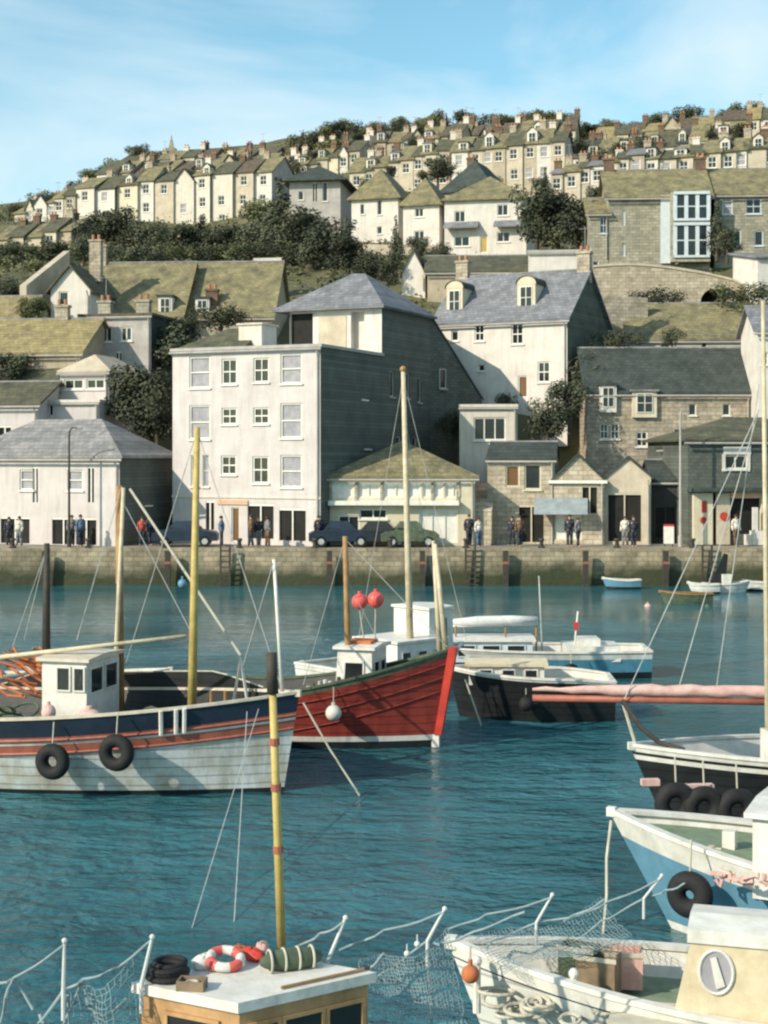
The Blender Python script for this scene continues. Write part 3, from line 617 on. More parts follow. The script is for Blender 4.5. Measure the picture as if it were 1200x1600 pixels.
# retaining wall with an arch, stone garden walls
def retaining():
    d = 114.0; s = F/d; xc, yb = 1050, 482
    t = thing('retaining_wall', 'curved stone retaining wall pierced by a low dark arch', 'wall', P(xc, yb, d), 0)
    U = lambda px: (px-xc)/s; V = lambda py: (yb-py)/s
    top = [(926,418),(960,415),(1000,415),(1050,420),(1100,428),(1150,440),(1172,455)]
    def topz(px):
        for (a, p), (b2, q) in zip(top, top[1:]):
            if a <= px <= b2: return p+(q-p)*(px-a)/(b2-a)
        return top[0][1] if px < top[0][0] else top[-1][1]
    b = MB(); ax, ar, ay = 1117, 23, 474
    xs = sorted(set([926+i*10 for i in range(25)]+[ax-ar+ar*2*i/16 for i in range(17)]+[1172]))
    xs = [x for x in xs if x <= 1172]
    for a, c in zip(xs, xs[1:]):
        m_ = (a+c)/2
        def lo(x):
            if abs(x-ax) <= ar: return V(ay)+math.sqrt(max(0, ar*ar-(x-ax)**2))/s
            return -3
        inside = abs(m_-ax) < ar
        la, lc = (lo(a), lo(c)) if inside else (-3, -3)
        b.quad((U(a), 0, la), (U(c), 0, lc), (U(c), 0, V(topz(c))), (U(a), 0, V(topz(a))))
        b.quad((U(a), 0, V(topz(a))), (U(c), 0, V(topz(c))), (U(c), .6, V(topz(c))), (U(a), .6, V(topz(a))))
        if inside:
            b.quad((U(a), 0, la), (U(a), 2, la), (U(c), 2, lc), (U(c), 0, lc)); b.quad((U(a), 0, -3), (U(c), 0, -3), (U(c), 0, V(ay)), (U(a), 0, V(ay)))
    b.quad((U(926), 0, -3), (U(926), 0, V(418)), (U(926), .6, V(418)), (U(926), .6, -3)); b.quad((U(1172), 0, -3), (U(1172), .6, -3), (U(1172), .6, V(455)), (U(1172), 0, V(455)))
    b.build('wall', M['warmstone'], t)
    k = MB()
    for a, c in zip(xs, xs[1:]): k.add([(U(a),-.08,V(topz(a))+.003),(U(c),-.08,V(topz(c))+.003),(U(c),.68,V(topz(c))+.003),(U(a),.68,V(topz(a))+.003),(U(a),-.08,V(topz(a))+.18),(U(c),-.08,V(topz(c))+.18),(U(c),.68,V(topz(c))+.18),(U(a),.68,V(topz(a))+.18)], [(0,1,5,4),(4,5,6,7),(3,2,1,0),(2,3,7,6)])
    k.build('coping', M['beige'], t)
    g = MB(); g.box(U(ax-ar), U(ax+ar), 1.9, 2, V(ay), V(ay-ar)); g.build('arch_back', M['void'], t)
retaining()
def gardenwall(label, x0, x1, yt0, yt1, d0, d1, h, m='warmstone'):
    t = P(x0, yt0, d0); u = P(x1, yt1, d1); b = MB(); n = 8
    o = t.copy(); o.z -= h
    dv = (u-t); pr = Vector((dv.x, dv.y, 0)).normalized(); q = Vector((-pr.y, pr.x, 0))*.25
    for i in range(n):
        a = dv*(i/n); c = dv*((i+1)/n); H = Vector((0, 0, h)); L = Vector((0, 0, 3))
        A = [a-q, c-q, c+q, a+q]
        b.add([p-L for p in A]+[p+H for p in A], [(0,1,5,4),(4,5,6,7),(2,3,7,6)]+([(3,0,4,7)] if i == 0 else [])+([(1,2,6,5)] if i == n-1 else []))
    ob = b.build('garden_wall', M[m]); ob.location = o; tag(ob, label, 'wall')
gardenwall('pale garden wall climbing through the dark trees at upper left', 36, 104, 446, 392, 108, 118, 1.1, 'beige')
gardenwall('stone wall below the retaining wall, above the lichened roof', 926, 1010, 462, 466, 106, 107, 1.0)
gardenwall('low pale wall beside the trees right of the long lichened roofs', 396, 440, 404, 403, 126, 126, .7, 'white')
gardenwall('white garden wall under the first white villa', 555, 690, 382, 384, 146, 145, .6, 'beige')

# ---------------- rows of the upper hill ----------------
ORD = ['first', 'second', 'third', 'fourth', 'fifth', 'sixth', 'seventh', 'eighth', 'ninth', 'tenth', 'eleventh', 'twelfth']
RW = random.Random(11)
def row(desc, group, n, x0, x1, ye0, ye1, yb0, yb1, d0, d1, rise, walls, rf=('olive',), dorm=(), gap=0, rot=15, dep=8, wrow=1, chp=.9, skip=(), jit=1):
    cuts = [x0]+sorted(x0+(x1-x0)*(i+RW.uniform(-.22, .22))/n for i in range(1, n))+[x1]
    for i in range(n):
        if i in skip: continue
        a = cuts[i]; c = cuts[i+1]-gap; t = (i+.5)/n; rk = 'y' if RW.random() < .1 and i not in dorm else 'x'; rs = rise*RW.uniform(.85, 1.2)*(.7 if rk == 'y' else 1)
        ye = ye0+(ye1-ye0)*t+RW.uniform(-jit, jit); yb = yb0+(yb1-yb0)*t; d = d0+(d1-d0)*t; s = F/d
        wl = walls[i % len(walls)]; rfm = rf[i % len(rf)]
        wins = []
        st = max(1, round((yb-ye)/s/2.8)); k = max(1, round((c-a)/s/3.2))
        for r_ in range(min(st, 3)):
            for j in range(k):
                cx = a+(c-a)*(j+.5)/k+RW.uniform(-1, 1); cy = ye+(r_+.45)*2.75*s
                if cy < yb-4 and RW.random() < .85: wins.append((cx, cy, 1.0*s, 1.4*s, 's' if RW.random() < .7 else 'b'))
        dm = []
        if i in dorm: m_ = a+(c-a)*RW.uniform(.25, .75); dm = [(m_, ye-rise*s*RW.uniform(.45, .7), ye-1.5, RW.uniform(1.0, 1.5)*s, RW.choice(['white','white','cream','offwhite']), RW.choice(['darkslate','slate','olivedark']), RW.choice(['gable','flat','flat']))]
        ch = [(.04 if RW.random() < .5 else .96, .5, RW.uniform(.6, 1.1), RW.choice(['brickch', 'stone', 'offwhite']))] if RW.random() < chp else []
        if wl == 'white' and RW.random() < .3: wl = 'offwhite'
        cn = {'white': 'white', 'offwhite': 'chalky', 'pinkwhite': 'pale pink', 'cream': 'cream', 'beige': 'beige', 'tan': 'tan', 'greywall': 'grey', 'greystone': 'grey stone', 'stone': 'stone'}[wl]
        house(f'{cn} house, {ORD[i]} from the left in the {desc}', a, c, ye, yb, d, dep=dep, rot=rot+RW.uniform(-4, 6), roof=rk, rise=rs, wall=wl, rf=rfm, wins=wins, chims=ch, dorms=dm, group=group, fine=False, oh=.25, found=6, flank=RW.choice([None, 'shadeflank', 'greywall']))
G1 = 'terraced houses on the upper hill'; G2 = 'houses near the skyline'
row('tall pale terrace at upper left', G1, 10, 118, 425, 296, 266, 358, 348, 222, 216, 2.3, ['offwhite','white','cream','white','beige','white','white','offwhite','beige','white'], ('olive','olivedark','brownroof'), dorm=(2,6), rot=18, chp=.8, jit=4)
row('pale row at the far left', G1, 6, 22, 118, 334, 300, 368, 352, 224, 222, 2.0, ['beige','cream','white','offwhite','white','tan'], ('olive','oliveyellow','olivedark'), rot=16, jit=3)
row('row beneath the far left trees', G1, 5, -10, 112, 378, 356, 402, 386, 190, 190, 2.2, ['tan','beige','beige','cream'], ('olive','olivedark'), rot=16, jit=3)
row('upper row behind tall pale terrace', G2, 12, 150, 445, 272, 254, 292, 285, 240, 240, 2.3, ['white','beige','offwhite','tan','cream'], ('olivedark','olive','brownroof'), dorm=(1,3,6,9), rot=18, jit=3)
row('skyline row at the left summit', G2, 8, 190, 430, 252, 242, 266, 262, 258, 258, 2.0, ['beige','tan','offwhite'], ('olivedark','brownroof','olive'), rot=16, gap=3, jit=3)
row('long beige terrace under centre skyline', G1, 8, 546, 702, 271, 232, 308, 286, 212, 208, 2.3, ['beige','tan','tan','beige','beige','beige'], ('olive','olivedark'), dorm=(1,3,6), jit=1.5)
row('long terrace right of centre skyline', G1, 8, 706, 882, 236, 220, 296, 286, 204, 200, 2.4, ['white','beige','beige','tan','beige','tan'], ('olive','olivedark','olive'), dorm=(0,2,5), jit=1.5)
row('pale terrace climbing behind round trees', G1, 7, 862, 1006, 274, 240, 318, 304, 186, 184, 1.3, ['tan','beige','beige','white','beige','beige'], ('slate','olive','olivedark'), jit=1.5)
row('terrace with white dormers at upper right', G1, 9, 1008, 1215, 250, 226, 292, 276, 184, 182, 1.9, ['white','beige','beige','tan','beige','beige'], ('olive','olivedark'), dorm=(0,2,5,7), jit=1.5)
row('small row left of centre skyline', G2, 8, 432, 562, 270, 232, 288, 262, 238, 236, 2.2, ['beige','cream','offwhite','tan'], ('olive','olivedark'), dorm=(2,4), jit=3)
row('row close under the centre skyline', G2, 12, 490, 720, 236, 210, 254, 236, 250, 246, 2.3, ['tan','tan','white','beige','beige'], ('olive','brownroof','olivedark'), dorm=(1,5,9), jit=3)
row('skyline row above the beige terrace', G2, 12, 700, 900, 214, 204, 240, 232, 256, 252, 2.5, ['white','tan','beige','tan'], ('olivedark','olive','brownroof'), dorm=(3,8), gap=1, jit=3)
row('dormered skyline row at upper right', G2, 12, 892, 1170, 246, 212, 264, 240, 230, 226, 2.9, ['white','greywall','white','beige','tan','tan'], ('olivedark','darkslate','olive'), dorm=(1,3,5,7,10), gap=1, jit=3)
row('highest row along the right skyline', G2, 11, 930, 1215, 216, 182, 240, 214, 254, 250, 2.3, ['tan','beige','offwhite','cream'], ('oliveyellow','olivedark','brownroof'), gap=3, jit=4)
house('ochre roofed house breaking the skyline between two trees', 1034, 1066, 196, 214, 266, dep=8, rot=8, roof='x', rise=1.8, wall='cream', rf='oliveyellow', wins=[], fine=False, group=G2)
def church():
    p = P(268, 246, 275); t = thing('church_tower', 'distant pinnacled church tower on the left skyline', 'church', p)
    b = MB(); b.box(-.9, .9, -.9, .9, -6, 1.6); b.build('wall', M['greystone'], t)
    b = MB(); b.add([(-.5,-.5,1.6),(.5,-.5,1.6),(.5,.5,1.6),(-.5,.5,1.6),(0,0,4.4)], [(0,1,4),(1,2,4),(2,3,4),(3,0,4),(3,2,1,0)]); b.build('spire', M['greystone'], t)
church()

# ---------------- trees and undergrowth ----------------
def crownmesh(name, m, shape, n, seed, leaf=.30):
    r = random.Random(seed); blobs = []
    if shape == 'round':
        for _ in range(13):
            a = r.uniform(0, 6.28); q = r.uniform(0, 1.5); blobs.append((q*math.cos(a), q*math.sin(a), r.uniform(1.5, 4.1), r.uniform(.7, 1.15)))
    elif shape == 'cone':
        for i in range(16):
            z = .8+i*.36; q = max(.15, (6.6-z)*.2); a = r.uniform(0, 6.28); blobs.append((q*.6*math.cos(a), q*.6*math.sin(a), z, max(.28, (6.8-z)*.2)))
    else:
        for _ in range(13):
            a = r.uniform(0, 6.28); q = r.uniform(.3, 2.4); blobs.append((q*math.cos(a), q*math.sin(a), r.uniform(.7, 2.6), r.uniform(.6, 1.1)))
    tot = sum(b_[3]**2 for b_ in blobs); v = []; f = []
    for bx, by, bz, br in blobs:
        for _ in range(int(n*br*br/tot)):
            u = Vector((r.gauss(0, 1), r.gauss(0, 1), r.gauss(0, 1))).normalized(); q = br*(r.random()**.35)*r.uniform(.9, 1.12)
            p = Vector((bx, by, bz))+u*q; nrm = (u+Vector((r.gauss(0, .5), r.gauss(0, .5), r.gauss(0, .5)+.3))).normalized()
            a = nrm.cross(Vector((r.gauss(0, 1), r.gauss(0, 1), r.gauss(0, 1)))).normalized(); b_ = nrm.cross(a); s = leaf*r.uniform(.55, 1.2); o = len(v)
            v += [p-a*s*.5, p+b_*s*.28, p+a*s*.5, p-b_*s*.28]; f.append((o, o+1, o+2, o+3))
    me = bpy.data.meshes.new(name); me.from_pydata([tuple(x) for x in v], [], f); me.materials.append(m); me.update(); return me
def trunkmesh(name, h, seed):
    r = random.Random(seed); b = MB(); b.tube([(0, 0, -.8), (.05, .02, h*.4), (r.uniform(-.2, .2), r.uniform(-.2, .2), h)], [.2, .15, .05], 7)
    for i in range(4):
        a = r.uniform(0, 6.28); z = h*r.uniform(.3, .6); b.tube([(0, 0, z), (math.cos(a)*.7, math.sin(a)*.7, z+.8), (math.cos(a)*1.2, math.sin(a)*1.2, z+1.6)], [.09, .06, .02], 5)
    return b.build(name, M['trunk'], mesh=True)
TP = {}
for k, (mname, sh, n, sd) in {'r1': ('leaf_dark','round',3000,1), 'r2': ('leaf_mid','round',2800,2), 'r3': ('leaf_olive','round',2600,3), 'r4': ('leaf_dark','round',3000,8), 'c1': ('leaf_dark','cone',2400,4), 'b1': ('leaf_dark','bush',2200,5), 'b2': ('leaf_mid','bush',2200,6), 'b3': ('leaf_olive','bush',2000,7)}.items():
    TP[k] = (crownmesh('crown', M[mname], sh, n, sd), trunkmesh('trunk', 3.4 if sh != 'bush' else 1.6, sd))
HT = {'r': 5.1, 'c': 6.8, 'b': 3.4}
TR_ = random.Random(21)
def tree(label, px, ytop, ybase, d, k, wide=1.0, group='trees on the hillside', cat=None):
    p = P(px, ybase, d); H_ = (ybase-ytop)/F*d; sc = H_/HT[k[0]]
    nm = {'r': 'broadleaf_tree', 'c': 'conifer', 'b': 'bush'}[k[0]]
    t = thing(nm, label, cat or {'r': 'tree', 'c': 'tree', 'b': 'bush'}[k[0]], p, TR_.uniform(0, 6.28), group); t.scale = (sc*wide, sc*wide, sc)
    for n_, me in (('crown', TP[k][0]), ('trunk', TP[k][1])):
        o = bpy.data.objects.new(n_, me); COL.objects.link(o); o.parent = t
T = tree
# dark belt under the tall pale terrace
belt = [(15,375,425,165,'r1',1.6),(48,380,440,160,'r4',1.6),(88,372,425,160,'r1',1.6),(150,330,400,190,'r4',1.3),(178,318,395,190,'r1',1.4),(205,338,400,188,'r4',1.5),(232,345,402,185,'r1',1.5),(262,352,410,182,'r4',1.5),(296,345,410,180,'r1',1.5),(316,330,405,180,'c1',1.5),(340,350,412,178,'r4',1.5),(372,345,412,176,'r1',1.5),(404,340,410,175,'r4',1.4)]
for i, (px, yt, yb, d, k, wd) in enumerate(belt):
    T(f'dark green tree, {ORD[i] if i < 12 else "last"} from the left in the belt below the tall pale terrace', px, yt, yb, d, k, wd, 'dark tree belt below the pale terrace')
for i, (px, yt, yb, d, k, wd) in enumerate([(130,362,418,150,'r4',1.2),(165,372,420,145,'r2',1.4),(200,380,420,142,'b1',1.6),(240,384,418,140,'b1',1.6),(285,382,416,140,'b2',1.6),(330,380,414,140,'b1',1.6),(370,378,412,140,'b2',1.6),(405,376,410,140,'b1',1.6)]):
    T(f'bushy tree, {ORD[i]} from the left just above the long lichened roofs', px, yt, yb, d, k, wd, 'bushes above the long lichened roofs')
one = [
 ('tall dark conifer left of the grey house, broadest of the central conifers', 438,270,395,158,'c1',1.6),('dark conifer below the grey house, second from the left in the central group', 468,318,410,150,'r1',1.3),
 ('large dark round tree left of the tall building pyramid roof', 520,330,425,140,'r4',1.25),('dark tree right of the tiny white gable', 545,360,440,134,'r1',1.2),('dark bushy tree directly above the pyramid roof peak', 580,385,450,128,'r4',1.3),
 ('slim dark cypress between the first two white villas', 618,332,412,142,'c1',.9),('dark shrubby tree in front of the second white villa', 655,365,412,138,'r1',1.2),('small dark tree left of the wide villa door', 690,378,412,136,'b1',1.0),
 ('dark tree under the small white gable above the cottage', 606,400,455,124,'r1',1.2),('tree with grey-green crown left of the conifer group', 410,300,372,185,'r2',1.2),
 ('dark round tree right of the wide villa, tallest of three', 838,275,395,136,'r4',1.0),('dark round tree behind the wide villa right gable', 872,288,400,133,'r1',1.25),('round dark tree left of the stone bay house, standing alone', 934,286,345,150,'r1',1.2),('dark tree touching the left end of the stone bay house', 905,305,398,131,'r4',1.1),
 ('slender cypress poking above the pale climbing terrace', 852,258,312,172,'c1',1.1),('dark tree behind the steep hipped roof', 684,240,292,190,'r1',1.2),('low dark bush on the slope right of the hipped roof', 728,292,318,150,'b1',1.0),
 ('small dark tree before the long beige terrace', 610,258,282,195,'r1',1.1),('small green tree right of the long beige terrace', 660,262,290,180,'r2',1.0),
 ('ivy dark bush left of the low stone arch', 1022,448,486,110,'b1',1.4),('green bush between stone arch and right edge', 1160,440,486,108,'b2',1.4),('dark bush at the porch of the right hand grey terrace', 1136,352,404,120,'r1',1.2),('dark green tree right of the pale bays', 1120,310,398,123,'c1',1.2),('small bush under the right edge white outhouse', 1182,468,500,106,'b2',1.3),
 ('dark bush behind the long dark slate roof left end', 960,515,548,99.5,'b1',1.6),('dark shrub between the two white strips above the slate roof', 1050,510,540,99,'b1',1.0),
 ('large dark tree filling the gap left of the tall building', 215,560,690,92,'r1',1.1),('dark tree against the tall building left wall', 245,590,710,90,'r4',1.0),('dark tree below the grey stone house', 198,585,680,95,'r1',1.0),('dark tree right of the grey stone house', 258,495,590,101,'r4',1.2),('dark tree behind the grey stone house right end', 290,488,545,103,'r1',1.2),
 ('dark bush right of the second long roof dormer', 345,475,515,104,'b1',1.5),('green bush at the foot of the white gable fronted house', 60,455,512,101,'r2',1.1),('grey green round bush left of the white gable fronted house', 40,462,508,103,'r3',1.2),
 ('dark tree in the left edge garden below the far left row', 20,545,612,95,'r1',1.4),('dark tree on the bank right of the cottage', 925,545,640,98,'r4',1.1),('dark tree in the hollow below the cottage gable', 890,585,680,94,'r1',1.0),('tangled dark tree behind the small gabled store', 855,612,700,92,'r4',1.1),('dark bush by the cottage door', 872,600,632,99,'b1',.8),('low shrub under the cottage wall', 790,612,640,97,'b1',1.1),
 ('small dark bush left of the tiny white cube', 708,640,690,95,'b1',.8)]
for a in one: T(*a)
skyl = [(30,318,345,250,'r2'),(75,300,325,252,'b3'),(112,285,315,254,'r3'),(138,262,292,255,'r2'),(180,248,275,258,'b3'),(215,226,262,262,'r1'),(245,236,262,264,'b3'),(300,240,262,264,'b3'),(330,242,262,264,'r2'),(358,230,262,262,'r3'),(388,224,262,262,'c1'),(430,248,270,255,'b3')]
skyl = [(px, yt-4, yb+4, d, k) for px, yt, yb, d, k in skyl]+[(160,258,285,250,'r4'),(420,236,268,255,'r1')]
ORD = ORD+['thirteenth','fourteenth','fifteenth','sixteenth','seventeenth','eighteenth','nineteenth','twentieth','twenty-first','twenty-second']
skyl.sort()
for i, (px, yt, yb, d, k) in enumerate(skyl): T(f'small tree on the left skyline, {ORD[i]} from the left', px, yt, yb, d, k, 1.3, 'trees along the left skyline')
skyr = [(478,206,236,262,'b3'),(508,196,225,265,'r3'),(540,184,215,268,'r2'),(565,192,215,268,'b1'),(592,188,215,268,'r2'),(628,182,212,270,'r3'),(656,186,212,270,'r1'),(683,172,212,270,'r3'),(697,178,212,270,'c1'),(726,172,212,270,'r1'),(756,182,212,270,'b2')]
skyr += [(450,236,262,250,'r2'),(470,222,250,256,'r1'),(494,204,232,262,'r4'),(522,190,220,266,'r1'),(640,188,214,262,'r4'),(668,180,212,262,'r2'),(742,176,212,262,'r4'),(575,196,222,262,'r3'),(612,190,218,262,'r4')]; skyr.sort(); skyr = [(px, yt-3, yb+5, d, k) for px, yt, yb, d, k in skyr]
for i, (px, yt, yb, d, k) in enumerate(skyr): T(f'tree on the centre skyline, {ORD[i]} from the left', px, yt, yb, d, k, 1.25, 'trees along the centre skyline')
skyz = [(778,178,212,270,'r1'),(800,180,212,270,'r4'),(822,172,212,270,'r2'),(845,172,212,270,'r1'),(872,172,212,270,'r2'),(905,190,215,268,'b3'),(948,185,218,265,'r3'),(1024,174,206,268,'r2'),(1075,164,206,270,'r1'),(1110,184,205,268,'b1'),(1148,160,200,270,'r3'),(1182,155,196,270,'r2')]
skyz += [(790,176,212,262,'r2'),(835,170,210,262,'r4'),(858,172,212,262,'r3'),(885,176,214,262,'r1'),(925,192,222,262,'r1'),(975,190,220,262,'r4'),(1000,188,218,262,'r1'),(1052,172,208,262,'r4'),(1095,176,208,262,'r2'),(1130,172,205,262,'r1')]; skyz.sort(); skyz = [(px, yt-2, yb+5, d, k) for px, yt, yb, d, k in skyz]
for i, (px, yt, yb, d, k) in enumerate(skyz): T(f'dark tree on the right skyline, {ORD[i]} from the left', px, yt, yb, d, k, 1.3, 'trees along the right skyline')
mid = [(470,292,330,205,'b1'),(530,262,296,210,'r2'),(575,268,300,190,'b1'),(700,246,276,196,'b1'),(760,262,300,185,'b2'),(800,268,302,182,'b3'),(842,262,306,178,'r1'),(905,262,300,180,'b1'),(1000,246,285,183,'b3'),(1030,250,290,178,'b1'),(1080,262,292,172,'b3'),(1130,262,290,172,'b1'),(1175,250,288,172,'r2'),
 (730,215,240,228,'b1'),(782,212,240,226,'r1'),(905,212,246,225,'r4'),(935,232,262,222,'b1'),(965,222,254,224,'r1'),(1012,210,240,228,'b1'),(1072,205,236,228,'r1'),(1110,200,230,228,'r4'),(1160,190,226,226,'r1'),(1190,205,240,222,'b1'),(600,205,232,246,'b1'),(650,208,236,244,'r4'),(560,205,234,248,'r1'),(520,215,246,248,'b3'),(490,232,262,240,'r1'),(455,252,284,232,'b1')]
lft = [(20,338,376,228,'r1'),(62,335,368,226,'b1'),(110,318,352,230,'r4'),(120,300,345,228,'r1'),(18,395,432,158,'b2'),(62,400,440,150,'r2'),(110,405,445,140,'r1'),(10,430,475,130,'r4'),(50,430,472,128,'r1'),(92,425,465,126,'r4'),(420,392,425,150,'r1'),(452,372,428,145,'r4'),(490,372,428,140,'r1'),(30,578,628,96,'b1')]
mid.sort(); mid = [m for q, m in enumerate(mid) if q % 3 != 1]
m1 = [m for m in mid if m[3] < 206]; m2 = [m for m in mid if m[3] >= 206]
for i, (px, yt, yb, d, k) in enumerate(m1): T(f'dark tree just in front of the long upper terraces, {ORD[i]} from the left', px, yt+(yb-yt)*.3, yb, d, k, 1.35, 'trees before the long upper terraces')
for i, (px, yt, yb, d, k) in enumerate(m2): T(f'dark tree among the highest rows of houses, {ORD[i]} from the left', px, yt, yb, d, k, 1.35, 'trees among the highest rows')
for i, (px, yt, yb, d, k) in enumerate(sorted(lft)): T(f'dark tree on the left slope or garden edge, {ORD[i]} from the left', px, yt, yb, d, k, 1.4, 'trees on the left slope')
def undergrowth():
    r = random.Random(33); v = []; f = []
    for _ in range(6500):
        d = 100+(r.random()**.7)*185; u = r.uniform(-500, 1700); x = (u-600)/F*d
        ok = True
        for hx, hy, w_, dp in HOUSES:
            if abs(x-hx-1) < w_/2+1 and -1.2 < d-hy < dp+1: ok = False; break
        if not ok: continue
        z = groundz(x, d); br = r.uniform(.6, 1.7)
        for _ in range(26):
            q = Vector((r.gauss(0, .55), r.gauss(0, .55), abs(r.gauss(0, .35))))*br; p = Vector((x, d, z-.1))+q; s = r.uniform(.25, .55)
            a = Vector((r.gauss(0, 1), r.gauss(0, 1), r.gauss(0, .6))).normalized(); b_ = a.cross(Vector((r.gauss(0, .6), -.5, 1))).normalized(); o = len(v)
            v += [tuple(p-a*s*.5), tuple(p+b_*s*.4), tuple(p+a*s*.5), tuple(p-b_*s*.4)]; f.append((o, o+1, o+2, o+3))
    me = bpy.data.meshes.new('undergrowth'); me.from_pydata(v, [], f); me.materials.append(M['leaf_under']); me.update()
    o = bpy.data.objects.new('undergrowth', me); COL.objects.link(o); tag(o, 'scrub and brambles covering the slopes between the houses', 'undergrowth', kind='stuff')
undergrowth()

# ---------------- boats ----------------
for k_, c1, c2, r_ in [('hullwhite',(.66,.66,.62),(.50,.50,.46),.45),('hullgrey',(.58,.61,.62),(.40,.36,.27),.5),('hullblack',(.022,.024,.026),(.012,.013,.014),.45),('hullnavy',(.022,.036,.058),(.014,.02,.034),.45),
      ('hullred',(.31,.048,.036),(.16,.028,.022),.55),('stripe',(.34,.115,.08),(.22,.07,.05),.5),('hullblue',(.13,.28,.39),(.09,.21,.30),.4),('midblue',(.09,.26,.36),(.06,.19,.27),.4),('rail',(.62,.55,.45),(.45,.38,.29),.5),
      ('deckwood',(.26,.19,.12),(.15,.11,.075),.8),('deckgreen',(.20,.26,.18),(.13,.17,.11),.8),('deckdark',(.07,.065,.055),(.04,.038,.035),.8),('gloss',(.70,.675,.625),(.56,.53,.47),.4),
      ('pole',(.34,.2,.08),(.22,.12,.05),.6),('poleyellow',(.52,.40,.14),(.38,.27,.09),.6),('polepale',(.58,.50,.36),(.4,.32,.2),.6),('poledark',(.06,.05,.04),(.03,.028,.025),.7),('rope',(.50,.47,.38),(.36,.33,.27),.9),('wire',(.45,.46,.44),(.3,.3,.3),.5),
      ('rubber',(.02,.02,.021),(.011,.011,.012),.75),('buoypink',(.70,.12,.10),(.55,.09,.08),.35),('orangewood',(.48,.29,.14),(.30,.17,.08),.6),('canvaspink',(.62,.42,.38),(.46,.26,.22),.85),('canvaswhite',(.60,.60,.58),(.42,.44,.45),.85),
      ('netorange',(.50,.15,.06),(.3,.12,.06),.9),('netgreen',(.10,.13,.08),(.05,.065,.05),.9),('creamcabin',(.66,.55,.38),(.52,.42,.27),.4),('netblue',(.27,.34,.35),(.15,.20,.22),.9)]:
    M[k_] = mat(k_, c1, c2, 1.6 if 'hull' in k_ else 4, rough=r_, bump=.1, streak={'hullgrey': .95, 'hullwhite': .6, 'gloss': .35, 'hullblue': .3, 'creamcabin': .4, 'orangewood': .4, 'hullred': .7, 'hullblack': .3}.get(k_, 0), kind='plank' if k_ in ('hullred','hullblack','hullgrey','hullwhite') else 'noise', lo=.3, hi=.6)

